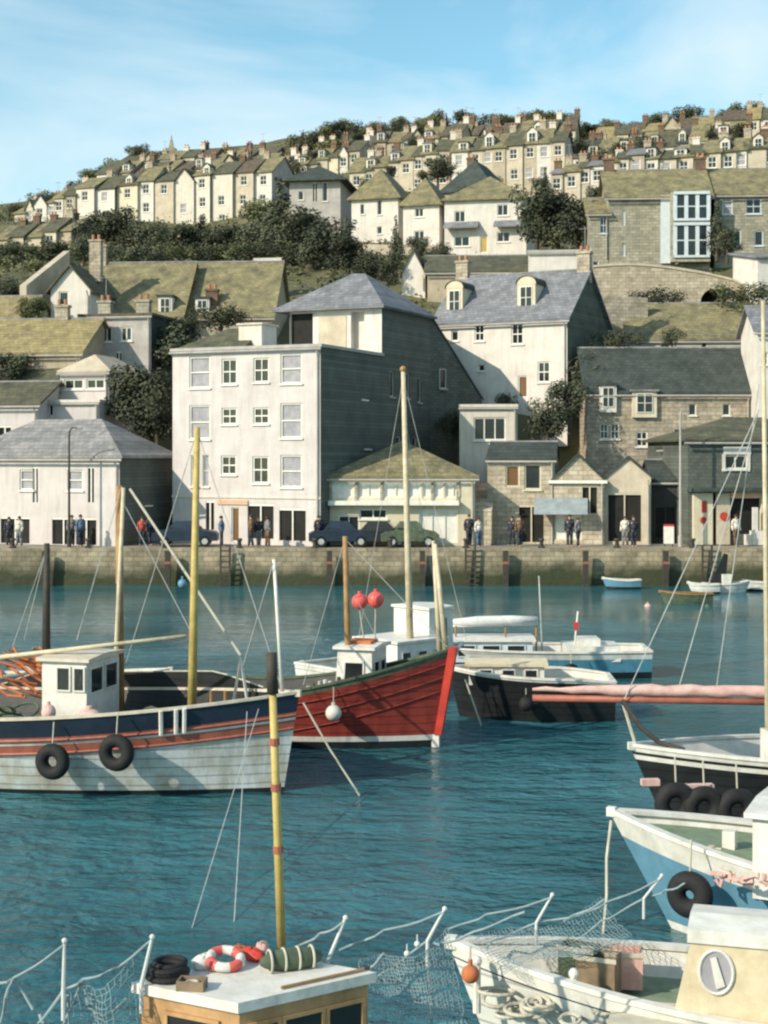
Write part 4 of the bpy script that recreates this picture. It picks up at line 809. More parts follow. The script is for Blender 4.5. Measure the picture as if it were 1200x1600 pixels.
class Boat:
    def __init__(s, name, label, cat, bow, head, L, B, zm, zb, zs, rake=.8, bul=.55, bands=None, deck='deckwood', rail='rail', fine=.0, group=None, railw=.09, rub=None, full=.85):
        """bow = (px, py of stem head, depth); head = heading in degrees (0 = to the right)"""
        p = P(*bow); zb = p.z if zb is None else zb
        dirv = Vector((math.cos(R(head)), math.sin(R(head)), 0))
        o = Vector((p.x, p.y, 0))-dirv*L
        s.t = thing(name, label, cat, o, R(head), group); s.L, s.B, s.zm, s.zb, s.zs, s.rake, s.bul = L, B, zm, zb, zs, rake, bul; s.full = full
        n = 30; mats = [b[1] for b in bands]
        def rows(t):
            sh = s.sheer(t); r = [-.45]; k = []
            for i, (top, m) in enumerate(bands):
                z1 = top if isinstance(top, (int, float)) and top > 0 else sh+(top if top != 'top' else 0)
                z0 = r[-1]; q = 4 if z1-z0 > .3 else 2
                for j in range(1, q+1): r.append(z0+(z1-z0)*j/q); 
                k += [i]*q if t == 0 else []
            return r, k
        rows0, key = None, None
        # fixed sub-division count per band (taken amidships)
        cnt = []; shm = s.sheer(.5); z0 = -.45
        for top, m in bands:
            z1 = top if isinstance(top, (int, float)) and top > 0 else shm+(top if top != 'top' else 0); cnt.append(4 if z1-z0 > .3 else 2); z0 = z1
        def zr(t):
            sh = s.sheer(t); r = [-.45]
            for (top, m), q in zip(bands, cnt):
                z1 = min(sh, top) if isinstance(top, (int, float)) and top > 0 else sh+(top if top != 'top' else 0); z0 = r[-1]
                for j in range(1, q+1): r.append(z0+(z1-z0)*j/q)
            return r
        bm = []
        for i, q in enumerate(cnt): bm += [i]*q
        ts = [1-(1-i/n)**1.35 for i in range(n+1)]
        b = MB()
        for side in (1, -1):
            g = []
            for t in ts:
                g.append([s.pt(t, z, side) for z in zr(t)])
            nz = len(g[0]); vs = [q for c in g for q in c]
            for i in range(n):
                for j in range(nz-1):
                    f = (i*nz+j, (i+1)*nz+j, (i+1)*nz+j+1, i*nz+j+1)
                    b.add([vs[q] for q in (f if side < 0 else f[::-1])], [(0, 1, 2, 3)], bm[j])
        zz = zr(0)
        for j in range(len(zz)-1):
            b.quad(s.pt(0, zz[j], 1), s.pt(0, zz[j], -1), s.pt(0, zz[j+1], -1), s.pt(0, zz[j+1], 1), bm[j])
        me_o = b.build('hull', [M[m] for m in mats], s.t, smooth=False)
        s.merge(me_o)
        # deck and bulwark lining
        dk = MB(); li = MB()
        for i in range(n):
            a, c = ts[i], ts[i+1]; za, zc = s.sheer(a)-bul, s.sheer(c)-bul
            pa, pc = [s.pt(a, za, k, .05) for k in (1, -1)], [s.pt(c, zc, k, .05) for k in (1, -1)]
            dk.quad(pa[1], pc[1], pc[0], pa[0])
            for k in (1, -1):
                q = [s.pt(a, za, k, .06), s.pt(c, zc, k, .06), s.pt(c, s.sheer(c)-.01, k, .06), s.pt(a, s.sheer(a)-.01, k, .06)]
                li.poly(q if k > 0 else q[::-1])
        li.quad(s.pt(0, s.sheer(0)-bul, -1, .05)+Vector((.07,0,0)), s.pt(0, s.sheer(0)-bul, 1, .05)+Vector((.07,0,0)), s.pt(0, s.sheer(0)-.01, 1, .05)+Vector((.07,0,0)), s.pt(0, s.sheer(0)-.01, -1, .05)+Vector((.07,0,0)))
        dk.build('deck', M[deck], s.t); li.build('bulwark_lining', M['hullblack' if mats[-1] in ('hullnavy','hullblack','hullred','netgreen') else 'gloss'], s.t)
        # cap rail
        rl = MB()
        for k in (1, -1):
            for i in range(n):
                a, c = ts[i], ts[i+1]; A = []
                for t in (a, c):
                    z = s.sheer(t); pi_, po = s.pt(t, z, k, railw), s.pt(t, z, k, -.03)
                    A += [pi_+Vector((0,0,.002)), po+Vector((0,0,.002)), po+Vector((0,0,.06)), pi_+Vector((0,0,.06))]
                f = [(0,4,5,1),(1,5,6,2),(2,6,7,3),(3,7,4,0)]
                rl.add(A, f if k < 0 else [q[::-1] for q in f])
        z = s.sheer(0); p0, p1 = s.pt(0, z, 1), s.pt(0, z, -1); rl.box(-.03, .1, p1.y, p0.y, z+.004, z+.062)
        pb = s.pt(1, s.zb, 1); rl.box(pb.x-.10, pb.x+.03, -.06, .06, s.zb-.06, s.zb+.075)
        rl.build('gunwale', M[rail], s.t)
        if rub:
            for zo, mm, rad in rub:
                for k in (1, -1):
                    rb = MB(); rb.tube([s.pt(t, s.sheer(t)+zo, k, -.02) for t in ts], rad, 6); rb.build('rubbing_strake', M[mm], s.t)
    def merge(s, o):
        import bmesh
        bm = bmesh.new(); bm.from_mesh(o.data); bmesh.ops.remove_doubles(bm, verts=bm.verts, dist=.0005); bmesh.ops.recalc_face_normals(bm, faces=bm.faces)
        for f in bm.faces: f.smooth = True
        bm.to_mesh(o.data); bm.free(); o.data.set_sharp_from_angle(angle=R(35))
    def sheer(s, t):
        z = s.zm
        if t > .35: z += (s.zb-s.zm)*((t-.35)/.65)**1.7
        else: z += (s.zs-s.zm)*((.35-t)/.35)**1.5
        return z
    def half(s, t, v):
        if t < .4: st = s.full+(1-s.full)*math.sin(t/.4*math.pi/2)
        else: st = 1
        e = 2.5+.6*v; c = .42
        bw = 1 if t < c else max(0, 1-((t-c)/(1-c))**(1.9+.9*max(0, min(1, v))))
        f = .80+.20*max(0, min(1, v))**.9 if v >= 0 else .80+v*.5
        return s.B/2*st*bw*f
    def pt(s, t, z, side, inset=0):
        sh = s.sheer(t); v = z/sh
        h_ = max(0, s.half(t, v)-inset); x = t*(s.L-s.rake)+s.rake*(max(-.2, v))*t**3
        return Vector((x, side*h_, z))
    def W(s):   # world matrix of the boat
        return Matrix.Translation(s.t.location) @ Matrix.Rotation(s.t.rotation_euler.z, 4, 'Z')
    def loc(s, px, py, d):   # photo point at depth d -> boat coordinates
        return s.W().inverted() @ P(px, py, d)
    def on(s, px, d):        # local xy at picture column px and depth d
        q = s.loc(px, 700, d); return q.x, q.y
def pole(b, name, p0, p1, r0, r1, m, n=10):
    k = MB(); k.tube([p0, Vector(p0).lerp(Vector(p1), .5), p1], [r0, (r0+r1)/2, r1], n); return k.build(name, M[m], b.t if isinstance(b, Boat) else b, smooth=True)
def line(parent, name, pts, r, m, sag=0):
    pts = [Vector(p) for p in pts]
    if sag and len(pts) == 2:
        a, c = pts; pts = [a.lerp(c, i/10)-Vector((0, 0, sag*math.sin(math.pi*i/10))) for i in range(11)]
    k = MB(); k.tube(pts, r, 5); return k.build(name, M[m], parent)
def cabin(b, x0, x1, y0, y1, z0, z1, wall='gloss', roof='gloss', wins=(), oh=.1, slope=0, taper=0, name='wheelhouse', th=.07, camber=.05):
    """wins: (face 'n' near side/-y,'f' far side,'b' bow end,'s' stern end, u0,u1,v0,v1 fractions)"""
    k = MB(); q = slope
    X0, X1 = x0+q, x1-taper
    vs = [(x0,y0,z0),(x1,y0,z0),(x1,y1,z0),(x0,y1,z0),(X0,y0,z1),(X1,y0,z1),(X1,y1,z1),(X0,y1,z1)]
    k.add(vs, [(0,1,5,4),(1,2,6,5),(2,3,7,6),(3,0,4,7),(4,5,6,7)])
    w0 = k.build(name, M[wall], b.t)
    r = MB(); ym = (y0+y1)/2
    r.add([(X0-oh,y0-oh,z1+.002),(X1+oh,y0-oh,z1+.002),(X1+oh,y1+oh,z1+.002),(X0-oh,y1+oh,z1+.002),(X0-oh,y0-oh,z1+th),(X1+oh,y0-oh,z1+th),(X1+oh,y1+oh,z1+th),(X0-oh,y1+oh,z1+th),(X0-oh,ym,z1+th+camber),(X1+oh,ym,z1+th+camber)],
          [(3,2,1,0),(0,1,5,4),(1,2,6,9,5),(2,3,7,6),(3,0,4,8,7),(4,5,9,8),(8,9,6,7)])
    r.build('cabin_roof', M[roof], w0)
    for f, u0, u1, v0, v1 in wins:
        V = [Vector(v) for v in vs]
        c = {'n': (0,1,5,4), 'b': (1,2,6,5), 'f': (2,3,7,6), 's': (3,0,4,7)}[f]; A, B_, C_, D_ = [V[i] for i in c]
        nn = (B_-A).cross(D_-A).normalized()
        def Q(u, v, o): return (A.lerp(B_, u)).lerp(D_.lerp(C_, u), v)+nn*o
        g = MB(); g.poly([Q(u0,v0,.012),Q(u1,v0,.012),Q(u1,v1,.012),Q(u0,v1,.012)])
        fr = MB(); e = .03; du = e/max(.2, (B_-A).length)*1.2; dv = e/max(.2, (D_-A).length)*1.2
        for (a, c2, d2, e2) in ((u0-du,u1+du,v0-dv,v0),(u0-du,u1+du,v1,v1+dv),(u0-du,u0,v0,v1),(u1,u1+du,v0,v1)):
            P4 = [(a,d2),(c2,d2),(c2,e2),(a,e2)]
            fr.add([Q(*p,.004) for p in P4]+[Q(*p,.035) for p in P4], [(4,5,6,7),(0,1,5,4),(1,2,6,5),(2,3,7,6),(3,0,4,7)])
        o = fr.build('window', M[wall], w0); g.build('pane', M['glass'], o)
    return w0
def tyre(label, px, py, d, r_=.33, tilt=0, rz=0, group='tyre fenders'):
    b = MB(); b.torus((0,0,0), r_-.135, .135, nu=28, nv=12); t = thing('tyre_fender', label, 'tyre', P(px, py, d), rz, group)
    b.build('tyre', M['rubber'], t, smooth=True)
    k = MB(); k.torus((0,0,0), r_-.25, .02, nu=20, nv=6); k.build('rim_bead', M['rubber'], t)
    line(t, 'rope', [(0, 0, r_-.03), (0, .06, r_+.42)], .015, 'rope')
def ball(name, label, cat, px, py, d, r_, m, sc=(1,1,1), group=None, rope=None, down=None):
    p = P(px, py, d); t = thing(name, label, cat, p, 0, group)
    b = MB(); b.ball((0,0,0), r_, 0, 20, 14, sc); b.build('float', M[m], t, smooth=True)
    k = MB(); k.tube([(0,0,r_*sc[2]*.95), (0,0,r_*sc[2]+.06)], r_*.25, 8); k.build('eyelet', M[m], t)
    if rope: line(t, 'rope', [(0,0,r_*sc[2]), rope], .012, 'rope')
    if down: line(t, 'cane', [(0,0,-r_), down], .018, 'rope')

# ===== 1. big white and navy fishing boat, left =====
B1 = Boat('fishing_boat', 'large fishing boat with navy bulwark, red-brown stripe and weathered white hull at left', 'boat', (468,1086,30.9), -15, 12.5, 4.3, 1.50, 2.05, 1.55, rake=.35, bul=.62,
   bands=[(.09,'hullblack'),(-.76,'hullgrey'),(-.54,'stripe'),(-.49,'gloss'),(-.38,'stripe'),('top','hullnavy')], deck='deckdark', rub=[(-.44,'stripe',.03),(-.72,'stripe',.03)], rail='rail')
x, y = B1.on(132, 32.3)
cabin(B1, x-.62, x+.42, y-.75, y+.85, .85, 2.62, wins=[('n',.36,.62,.66,.92),('n',.74,.94,.66,.92),('b',.1,.45,.62,.9),('b',.55,.9,.62,.9),('s',.2,.8,.6,.9)], roof='rail', slope=.0)
x, y = B1.on(75, 31.9); pole(B1, 'samson_post', (x, y, .8), (x, y, 2.55), .11, .11, 'gloss')
x, y = B1.on(72, 32.2); pole(B1, 'mast', (x, y, 2.45), (x+.02, y, 5.1), .10, .06, 'poledark')
x, y = B1.on(188, 33.2); q = B1.loc(186, 758, 33.2); pole(B1, 'mast', (x, y, .9), q, .10, .075, 'pole')
x, y = B1.on(177, 33.0); q = B1.loc(193, 762, 33.1); pole(B1, 'derrick', (x, y, 1.2), q, .055, .045, 'polepale')
q0 = B1.loc(300, 1112, 31.2); q1 = B1.loc(308, 668, 31.4); pole(B1, 'mast', q0, q1, .10, .06, 'poleyellow')
q0 = B1.loc(-60, 1034, 32.4); q1 = B1.loc(290, 994, 31.6); pole(B1, 'boom', q0, q1, .055, .045, 'polepale')
q0 = B1.loc(203, 764, 33.1); q1 = B1.loc(376, 1024, 31.6); line(B1.t, 'stay', [q0, q1], .032, 'rope')
for a, c in (((72,860,32.2),(38,1000,32.6)),((72,860,32.2),(20,1010,33.2)),((190,760,33.1),(120,1000,33)),((308,672,31.4),(440,1075,31)),((308,672,31.4),(196,1040,32.5)),((190,780,33.1),(300,990,33)),((427,880,30.8),(380,1040,31.5))):
    line(B1.t, 'rigging_wire', [B1.loc(*a), B1.loc(*c)], .010, 'wire')
q0 = B1.loc(441, 1080, 30.9); q1 = B1.loc(428, 874, 30.9); pole(B1, 'jackstaff', q0, q1, .045, .035, 'gloss')
k = MB(); ts_ = [.36+.56*i/20 for i in range(21)]
for i in range(20):
    A = []
    for t_ in (ts_[i], ts_[i+1]):
        z = B1.sheer(t_)+.065; p = B1.pt(t_, B1.sheer(t_), 1, .02); q = B1.pt(t_, B1.sheer(t_), 1, .05); hh = .34*min(1, (.92-t_)*9+.05, (t_-.36)*12+.05); A += [(p.x,p.y,z),(q.x,q.y,z),(q.x,q.y,z+hh),(p.x,p.y,z+hh)]
    k.add(A, [(0,4,5,1),(1,5,6,2),(2,6,7,3),(3,7,4,0)])
k.build('weather_cloth', M['hullblack'], B1.t)
k = MB(); k.tube([Vector((B1.pt(t_, B1.sheer(t_), 1, .035).x, B1.pt(t_, B1.sheer(t_), 1, .035).y, B1.sheer(t_)+.08+.34*min(1, (.92-t_)*9+.05, (t_-.36)*12+.05))) for t_ in ts_], .018, 6); k.build('rail_rope', M['rope'], B1.t)
# gallows, winch, stanchions, hatch, rail posts
k = MB(); q = B1.loc(376, 1030, 31.8); xb, yb_ = q.x, q.y
k.tube([(xb-.28, yb_, 1.05), (xb, yb_, q.z), (xb+.28, yb_, 1.05)], [.05,.07,.05], 6); k.build('gallows', M['gloss'], B1.t)
for px in (330, 352, 395, 412):
    q = B1.loc(px, 1080, 31.9); k = MB(); k.tube([(q.x, q.y, 1.2), (q.x, q.y, 1.95)], .035, 6); k.build('stanchion', M['pole'], B1.t)
x, y = B1.on(250, 31.8); k = MB(); k.box(x-.5, x+.45, y-.45, y+.45, .85, 1.25); k.box(x-.56, x+.51, y-.51, y+.51, 1.252, 1.32, 0); k.build('hatch', M['deckwood'], B1.t)
x, y = B1.on(225, 31.5); k = MB(); k.tube([(x, y-.35, 1.35), (x, y+.35, 1.35)], .2, 12); k.tube([(x,y-.4,1.35),(x,y-.36,1.35)], .28, 12); k.tube([(x,y+.36,1.35),(x,y+.4,1.35)], .28, 12); k.box(x-.25, x+.25, y-.3, y+.3, .85, 1.2); k.build('winch', M['netgreen'], B1.t)
for px, m_ in ((262,'gloss'),(284,'gloss'),(296,'gloss')):
    for_t = .0
    t0 = (B1.loc(px, 1100, 30.2).x)/B1.L; a = B1.pt(t0, B1.sheer(t0)+.02, -1, -.05); c = B1.pt(t0, B1.sheer(t0)-.5, -1, -.05); k = MB(); k.tube([a, c], .045, 6); k.build('mooring_cleat', M[m_], B1.t)
x, y = B1.on(238, 31.2)
k = MB(); rr = random.Random(4)
for i in range(22): a = rr.uniform(0,6.28); k.torus((x-3.4+rr.gauss(0,.35), y+rr.gauss(.3,.3), 1.0+abs(rr.gauss(0,.25))), rr.uniform(.15,.35), .03, 'z', nu=14, nv=5, mtx=Matrix.Rotation(rr.uniform(-.7,.7),3,'X'))
tag(k.build('net_heap', M['netgreen'], None), 'heap of green netting on the left boat stern deck', 'net'); bpy.data.objects['net_heap'].matrix_world = B1.W()
k = MB()
for i in range(26): 
    p = P(rr.uniform(-30, 62), 0, 33.4); zz = rr.uniform(1.9, 2.75); k.tube([(p.x, p.y+rr.uniform(-.3,.3), zz), (p.x+rr.uniform(.2,.6), p.y+rr.uniform(-.3,.3), zz-rr.uniform(.1,.4)), (p.x+rr.uniform(.6,1.), p.y, zz-rr.uniform(.3,.6))], .03, 5)
tag(k.build('hanging_net', M['netorange'], None), 'orange fishing net hung from the boom at the left edge', 'net')
for px, py, rr_ in ((75,1118,.17),(139,1122,.2)):
    pass
ball('pink_buoy', 'small pink float resting on the left boat rail near the white post', 'float', 76, 1113, 30.5, .15, 'canvaspink', (1,1,1.1), 'floats on the left boat rail')
ball('pink_buoy', 'larger pinkish float lying on the left boat rail between the tyres', 'float', 140, 1121, 30.4, .22, 'canvaspink', (1.2,1,.8), 'floats on the left boat rail')
tyre('black tyre fender hanging on the white hull, left of the two', 82, 1190, 30.0, .37, rz=R(-15))
tyre('black tyre fender hanging under the navy bulwark, right of the two', 182, 1176, 29.9, .38, rz=R(-15))
ball('blue_block', 'blue round block hanging on the white stay above the water', 'block', 285, 912, 32.3, .10, 'hullblue')
# boat beyond at the far left edge: cabin with orange trim
BX = Boat('moored_boat', 'boat with weathered white cabin cut by the left edge, behind the fishing boat', 'boat', (52,1050,37.5), -6, 9, 3, 1.1, 1.5, 1.1, bands=[(.12,'hullblack'),('top','hullwhite')])
cabin(BX, 4.2, 7.0, -.9, .9, .6, 2.15, wall='gloss', wins=[('n',.1,.3,.5,.85),('n',.4,.6,.5,.85),('n',.7,.9,.5,.85)], roof='netorange')
# dark low boat with white bulwark top seen between masts
BY = Boat('moored_boat', 'low dark hulled boat with pale gunwale behind the fishing boat wheelhouse', 'boat', (268,1042,39.5), 2, 7, 2.4, .95, 1.3, 1.0, bands=[(.1,'hullblack'),('top','netgreen')], rail='gloss')
cabin(BY, 3.0, 4.6, -.7, .7, .5, 1.25, wall='netgreen', roof='gloss', wins=[('n',.2,.8,.3,.8)])

# ===== 2. red fishing boat =====
B2 = Boat('fishing_boat', 'red planked fishing boat with white boot line and bow pointing right', 'boat', (706,1016,35.6), -17, 8.2, 3.2, 1.18, None, 1.2, rake=.42, bul=.5,
   bands=[(.17,'hullblack'),(.30,'gloss'),(-.12,'hullred'),('top','netgreen')], deck='deckdark', rail='netgreen', rub=[(-.30,'hullred',.014),(-.62,'hullred',.012),(-.95,'hullred',.012)])
k = MB(); pa = B2.pt(1, .28, 1); pb = B2.pt(1, B2.zb, 1); k.add([(pa.x-.05,-.09,.3),(pa.x+.12,-.07,.3),(pa.x+.12,.07,.3),(pa.x-.05,.09,.3),(pb.x-.05,-.11,pb.z+.08),(pb.x+.14,-.09,pb.z+.08),(pb.x+.14,.09,pb.z+.08),(pb.x-.05,.11,pb.z+.08)], [(3,2,1,0),(4,5,6,7),(0,1,5,4),(1,2,6,5),(2,3,7,6),(3,0,4,7)]); k.build('stem_post', M['red'], B2.t)
k = MB(); k.box(pa.x-.12, pa.x+.06, -.05, .05, -.3, .298); k.build('forefoot', M['gloss'], B2.t)
x, y = B2.on(555, 36.6)
cabin(B2, x-.35, x+.62, y-.6, y+.6, .7, 2.3, wins=[('n',.25,.75,.5,.8),('b',.12,.44,.42,.8),('b',.56,.88,.42,.8)], slope=.1)
k = MB(); k.box(x-.1, x+.5, y-.3, y+.3, 2.40, 2.48); k.build('roof_vent', M['netorange'], B2.t)
q0 = B2.loc(546, 1050, 36.2); q1 = B2.loc(539, 838, 36.2); q0.z = .8; pole(B2, 'mast', q0, q1, .085, .06, 'pole')
x, y = B2.on(612, 36.3); k = MB(); k.tube([(x-.25,y-.2,.8),(x-.2,y-.2,1.65),(x+.3,y-.2,1.65),(x+.4,y-.2,.8)], .05, 6); k.build('gallows', M['gloss'], B2.t)
k = MB(); k.box(x-.2, x+.3, y-.1, y+.5, .7, 1.45); k.tube([(x-.3, y+.2, 1.5), (x+.4, y+.2, 1.5)], .16, 10); k.build('winch', M['netgreen'], B2.t)
for a, c in (((539,842,36.2),(700,1012,35.8)),((539,842,36.2),(474,1070,37)),((539,900,36.2),(590,1000,36.5))): line(B2.t, 'rigging_wire', [B2.loc(*a), B2.loc(*c)], .009, 'wire')
# twin pale spars at the bow
q0 = B2.loc(697, 1022, 35.9); q1 = B2.loc(680, 850, 36.2); pole(B2, 'spar', q0, q1, .075, .045, 'polepale')
q0 = B2.loc(687, 1018, 36.2); q1 = B2.loc(677, 845, 36.6); pole(B2, 'spar', q0, q1, .07, .04, 'polepale')
rr = random.Random(9)
for i in range(7):
    px = 482+i*9; q = B2.loc(px, 1078-i*2, 35.4); k = MB(); k.tube([(q.x, q.y, q.z-.12), (q.x+rr.uniform(-.05,.05), q.y, q.z+rr.uniform(.05,.16))], .05, 6); k.build('rail_post', M[rr.choice(['rope','netgreen','gloss'])], B2.t)
ball('white_fender', 'round white fender hanging against the red hull', 'fender', 521, 1114, 34.95, .19, 'gloss', rope=(0,.06,.6))
ball('red_buoy', 'pinkish red round float on a cane, left of the pair', 'float', 562, 940, 37.0, .20, 'buoypink', down=(.1,0,-.9), group='pair of red floats'); ball('red_buoy', 'pinkish red round float on a cane, right of the pair', 'float', 587, 937, 37.0, .21, 'buoypink', down=(-.02,0,-1.0), group='pair of red floats')
tag(line(None, 'mooring_rope', [P(474,1098,30.85), P(515,1170,30.8), P(562,1243,30.6)], .02, 'rope'), 'pale mooring rope dropping into the water below the red hull', 'rope')

# ===== 3. white cruiser behind the red boat =====
B3 = Boat('motor_boat', 'white cabin boat with tall wooden mast moored behind the red boat', 'boat', (722,1012,45), 42, 5.6, 2.6, 1.05, 1.3, 1.1, bands=[(.12,'hullblack'),('top','hullwhite')], deck='deckgreen', rail='gloss')
x, y = B3.on(628, 42.6); cabin(B3, x-1.0, x+.9, y-.9, y+.9, .7, 1.75, wins=[('n',.1,.25,.4,.75),('n',.75,.9,.4,.75),('n',.42,.58,.4,.75)], oh=.06)
x, y = B3.on(662, 43.6); cabin(B3, x-.5, x+.55, y-.75, y+.75, .8, 2.55, wins=[('n',.3,.75,.55,.85),('b',.15,.85,.55,.85)], taper=.15, oh=.06)
q0 = B3.loc(642, 1000, 42); q0.z = .9; q1 = B3.loc(630, 577, 42.2); pole(B3, 'mast', q0, q1, .11, .065, 'polepale')
k = MB(); q = B3.loc(630, 577, 42.2); k.ball(tuple(q), .1, 0, 8, 6); k.build('mast_cap', M['pole'], B3.t)
for a, c in (((630,590,42.2),(560,1000,42.5)),((630,590,42.2),(730,1005,42)),((631,640,42.2),(690,980,42.8))): line(B3.t, 'rigging_wire', [B3.loc(*a), B3.loc(*c)], .007, 'wire')
# white punt with bow left
B4 = Boat('rowing_boat', 'white rowing boat bow showing between navy and red hulls', 'boat', (470,1036,45), 178, 4.2, 1.6, .55, None, .6, rake=.35, bul=.3, bands=[(.5,'hullblack'),('top','hullwhite')], rail='gloss')

# ===== 4. blue and white launch plus black hull, mid right =====
B5 = Boat('launch', 'long white and blue launch with a boom awning behind the black hull', 'boat', (640,1010,47.5), 180, 7.6, 2.4, .82, .95, .82, rake=.3, bul=.3, bands=[(.2,'hullblack'),(-.2,'midblue'),('top','hullwhite')], rail='gloss', deck='creamcabin' if 'creamcabin' in M else 'deckwood', full=.8)
x, y = B5.on(775, 47.4); cabin(B5, x-1.1, x+1.5, y-.7, y+.7, .5, 1.15, wall='bluetrim', wins=[('f',.1,.3,.3,.8),('f',.4,.6,.3,.8),('f',.7,.9,.3,.8)])
x, y = B5.on(925, 47.2); k = MB(); k.box(x-.8, x+.9, y-.75, y+.75, .55, 1.02); k.box(x-.2, x+.5, y-.5, y+.5, 1.022, 1.22); k.build('engine_box', M['gloss'], B5.t)
q0 = B5.loc(708, 972, 47.2); q1 = B5.loc(840, 968, 47.0); k = MB(); k.tube([q0, q0.lerp(q1,.3), q0.lerp(q1,.7), q1], [.10,.17,.16,.10], 10); o = pole(B5, 'boom', q0-Vector((0,0,.12)), q1-Vector((0,0,.12)), .05, .05, 'gloss'); k.build('furled_sail', M['canvaswhite'], o, smooth=True)
for px in (712, 790, 838): q = B5.loc(px, 975, 47.1); k = MB(); k.tube([(q.x, q.y, .6), (q.x, q.y, 1.6)], .035, 6); k.build('stanchion', M['pole'], B5.t)
q0 = B5.loc(848, 1010, 47); q1 = B5.loc(842, 900, 47); pole(B5, 'mast', (q0.x,q0.y,.5), q1, .03, .02, 'wire')
q0 = B5.loc(896, 1012, 47); q1 = B5.loc(903, 955, 47); pole(B5, 'flagstaff', (q0.x,q0.y,.6), q1, .035, .03, 'gloss')
k = MB(); q = B5.loc(900, 978, 46.98); k.box(q.x-.07, q.x+.07, q.y-.04, q.y+.04, q.z-.12, q.z+.12); k.build('pennant', M['red'], B5.t)
tyre('small black tyre on the launch side next to its blue stern panel', 892, 1052, 45.9, .30, group=None)
B6 = Boat('fishing_boat', 'black hulled boat with cream deck lying right of the red stem', 'boat', (700,1040,40), 178, 4.4, 2.3, 1.12, 1.3, 1.0, rake=.3, bul=.18, bands=[(-.06,'hullblack'),('top','gloss')], rail='gloss', deck='creamcabin', full=.75)
x, y = B6.on(790, 40); cabin(B6, x-1.0, x+1.0, y-.55, y+.55, .9, 1.4, wall='gloss', roof='creamcabin', wins=[('f',.15,.3,.3,.8),('f',.45,.6,.3,.8),('f',.75,.9,.3,.8)], camber=.08)
ball('white_fender', 'dark round fender on the side of the black hull', 'fender', 822, 1100, 38.6, .19, 'rubber', rope=(0,.05,.4))
tag(line(None, 'mooring_rope', [P(727,1062,38.7), P(752,1134,38.4)], .022, 'rope'), 'grey mooring rope hanging from the black hull bow', 'rope')

# ===== 5. dinghies by the quay =====
def dinghy(label, px, py, d, head, L, B, m, m2='hullblack', rail='gloss', inner='deckwood'):
    b = Boat('rowing_boat', label, 'rowing boat', (px, py, d), head, L, B, .42, .55, .45, rake=.25, bul=.28, bands=[(.12,m2),('top',m)], rail=rail, deck=inner, group='small boats by the quay wall', full=.7)
    for f in (.3, .58): p = b.pt(f, .3, 1, .06); k = MB(); k.box(p.x-.1, p.x+.1, -p.y, p.y, .3, .34); k.build('thwart', M['deckwood'], b.t)
    return b
dinghy('blue rowing boat with pale bow lying close under the quay wall', 941, 908, 78.2, 178, 2.0, .95, 'hullblue')
dinghy('green rowing boat with brown gunwale nearest of the small boats', 1030, 935, 70.5, 182, 2.5, 1.1, 'netgreen', 'netgreen', 'pole')
dinghy('white dinghy under the quay wall, left of the dark folded sail', 1074, 911, 75.5, 176, 1.6, .8, 'hullwhite')
b_ = dinghy('small white sailing dinghy with a dark folded sail', 1172, 915, 76, 4, 2.4, 1.0, 'hullwhite', 'hullwhite')
k = MB(); k.add([(.35,-.05,.5),(1.1,-.05,.5),(1.25,-.02,1.95),(1.05,-.02,2.0),(.35,.12,.5),(1.1,.12,.5),(1.25,.08,1.95),(1.05,.08,2.0)], [(3,2,1,0)[::-1],(4,5,6,7),(0,1,5,4),(1,2,6,5),(2,3,7,6),(3,0,4,7)]); k.build('folded_sail', M['hullblack'], b_.t)
k = MB(); k.box(.9, 1.35, -.3, .3, .4, .95); k.build('cuddy', M['gloss'], b_.t)
dinghy('white tender at the right edge beneath the slipway', 1160, 908, 76.8, 178, 1.7, .8, 'hullwhite')
ball('mooring_buoy', 'small pink mooring buoy left of the green rowing boat', 'buoy', 1012, 948, 69, .16, 'canvaspink'); ball('mooring_buoy', 'dark mooring buoy right of the green rowing boat', 'buoy', 1105, 949, 69, .14, 'netgreen')

# ===== 6. dark boat with long furled boom, right =====
B7 = Boat('fishing_boat', 'dark hulled fishing boat with white rail line and tyres, right edge', 'boat', (984,1166,27.6), 186, 9, 3.1, 1.38, None, 1.4, rake=.75, bul=.35, bands=[(.1,'hullblack'),(-.24,'hullblack'),(-.15,'gloss'),(-.09,'hullblack'),('top','gloss')], rail='gloss', deck='deckdark')
q0 = B7.loc(832, 1077, 27.9); q1 = B7.loc(1330, 1082, 27.6); o = pole(B7, 'boom', q0-Vector((0,0,.16)), q1-Vector((0,0,.2)), .06, .07, 'stripe')
k = MB(); k.tube([q0.lerp(q1, i/24)+Vector((0,0,.012*math.sin(i*1.7))) for i in range(25)], [.025+.085*min(1,i/7)+.012*math.sin(i*2.3) for i in range(25)], 12); k.build('furled_sail', M['canvaspink'], o, smooth=True)
line(B7.t, 'stay', [B7.loc(972,1094,27.7), B7.loc(1000,1135,27.5), B7.loc(1030,1160,27.4), B7.loc(1070,1172,27.3)], .05, 'poledark'); line(B7.t, 'stay', [B7.loc(972,1094,27.7), B7.loc(992,1160,27.6)], .03, 'rope')
q0 = B7.loc(1201, 1170, 27.2); q0.z = 1.0; q1 = B7.loc(1192, 470, 27.4); pole(B7, 'mast', q0, q1, .06, .035, 'polepale')
for a, c in (((1186,640,27.4),(975,1094,27.7)),((1186,640,27.4),(1062,1070,27.8)),((1186,600,27.4),(1120,1072,28))): line(B7.t, 'rigging_wire', [B7.loc(*a), B7.loc(*c)], .010, 'wire')
k = MB(); q = B7.loc(1213, 1140, 26.9); k.box(q.x-1.2, q.x+.12, q.y-.5, q.y+.5, .9, 1.98); k.build('wheelhouse', M['gloss'], B7.t)
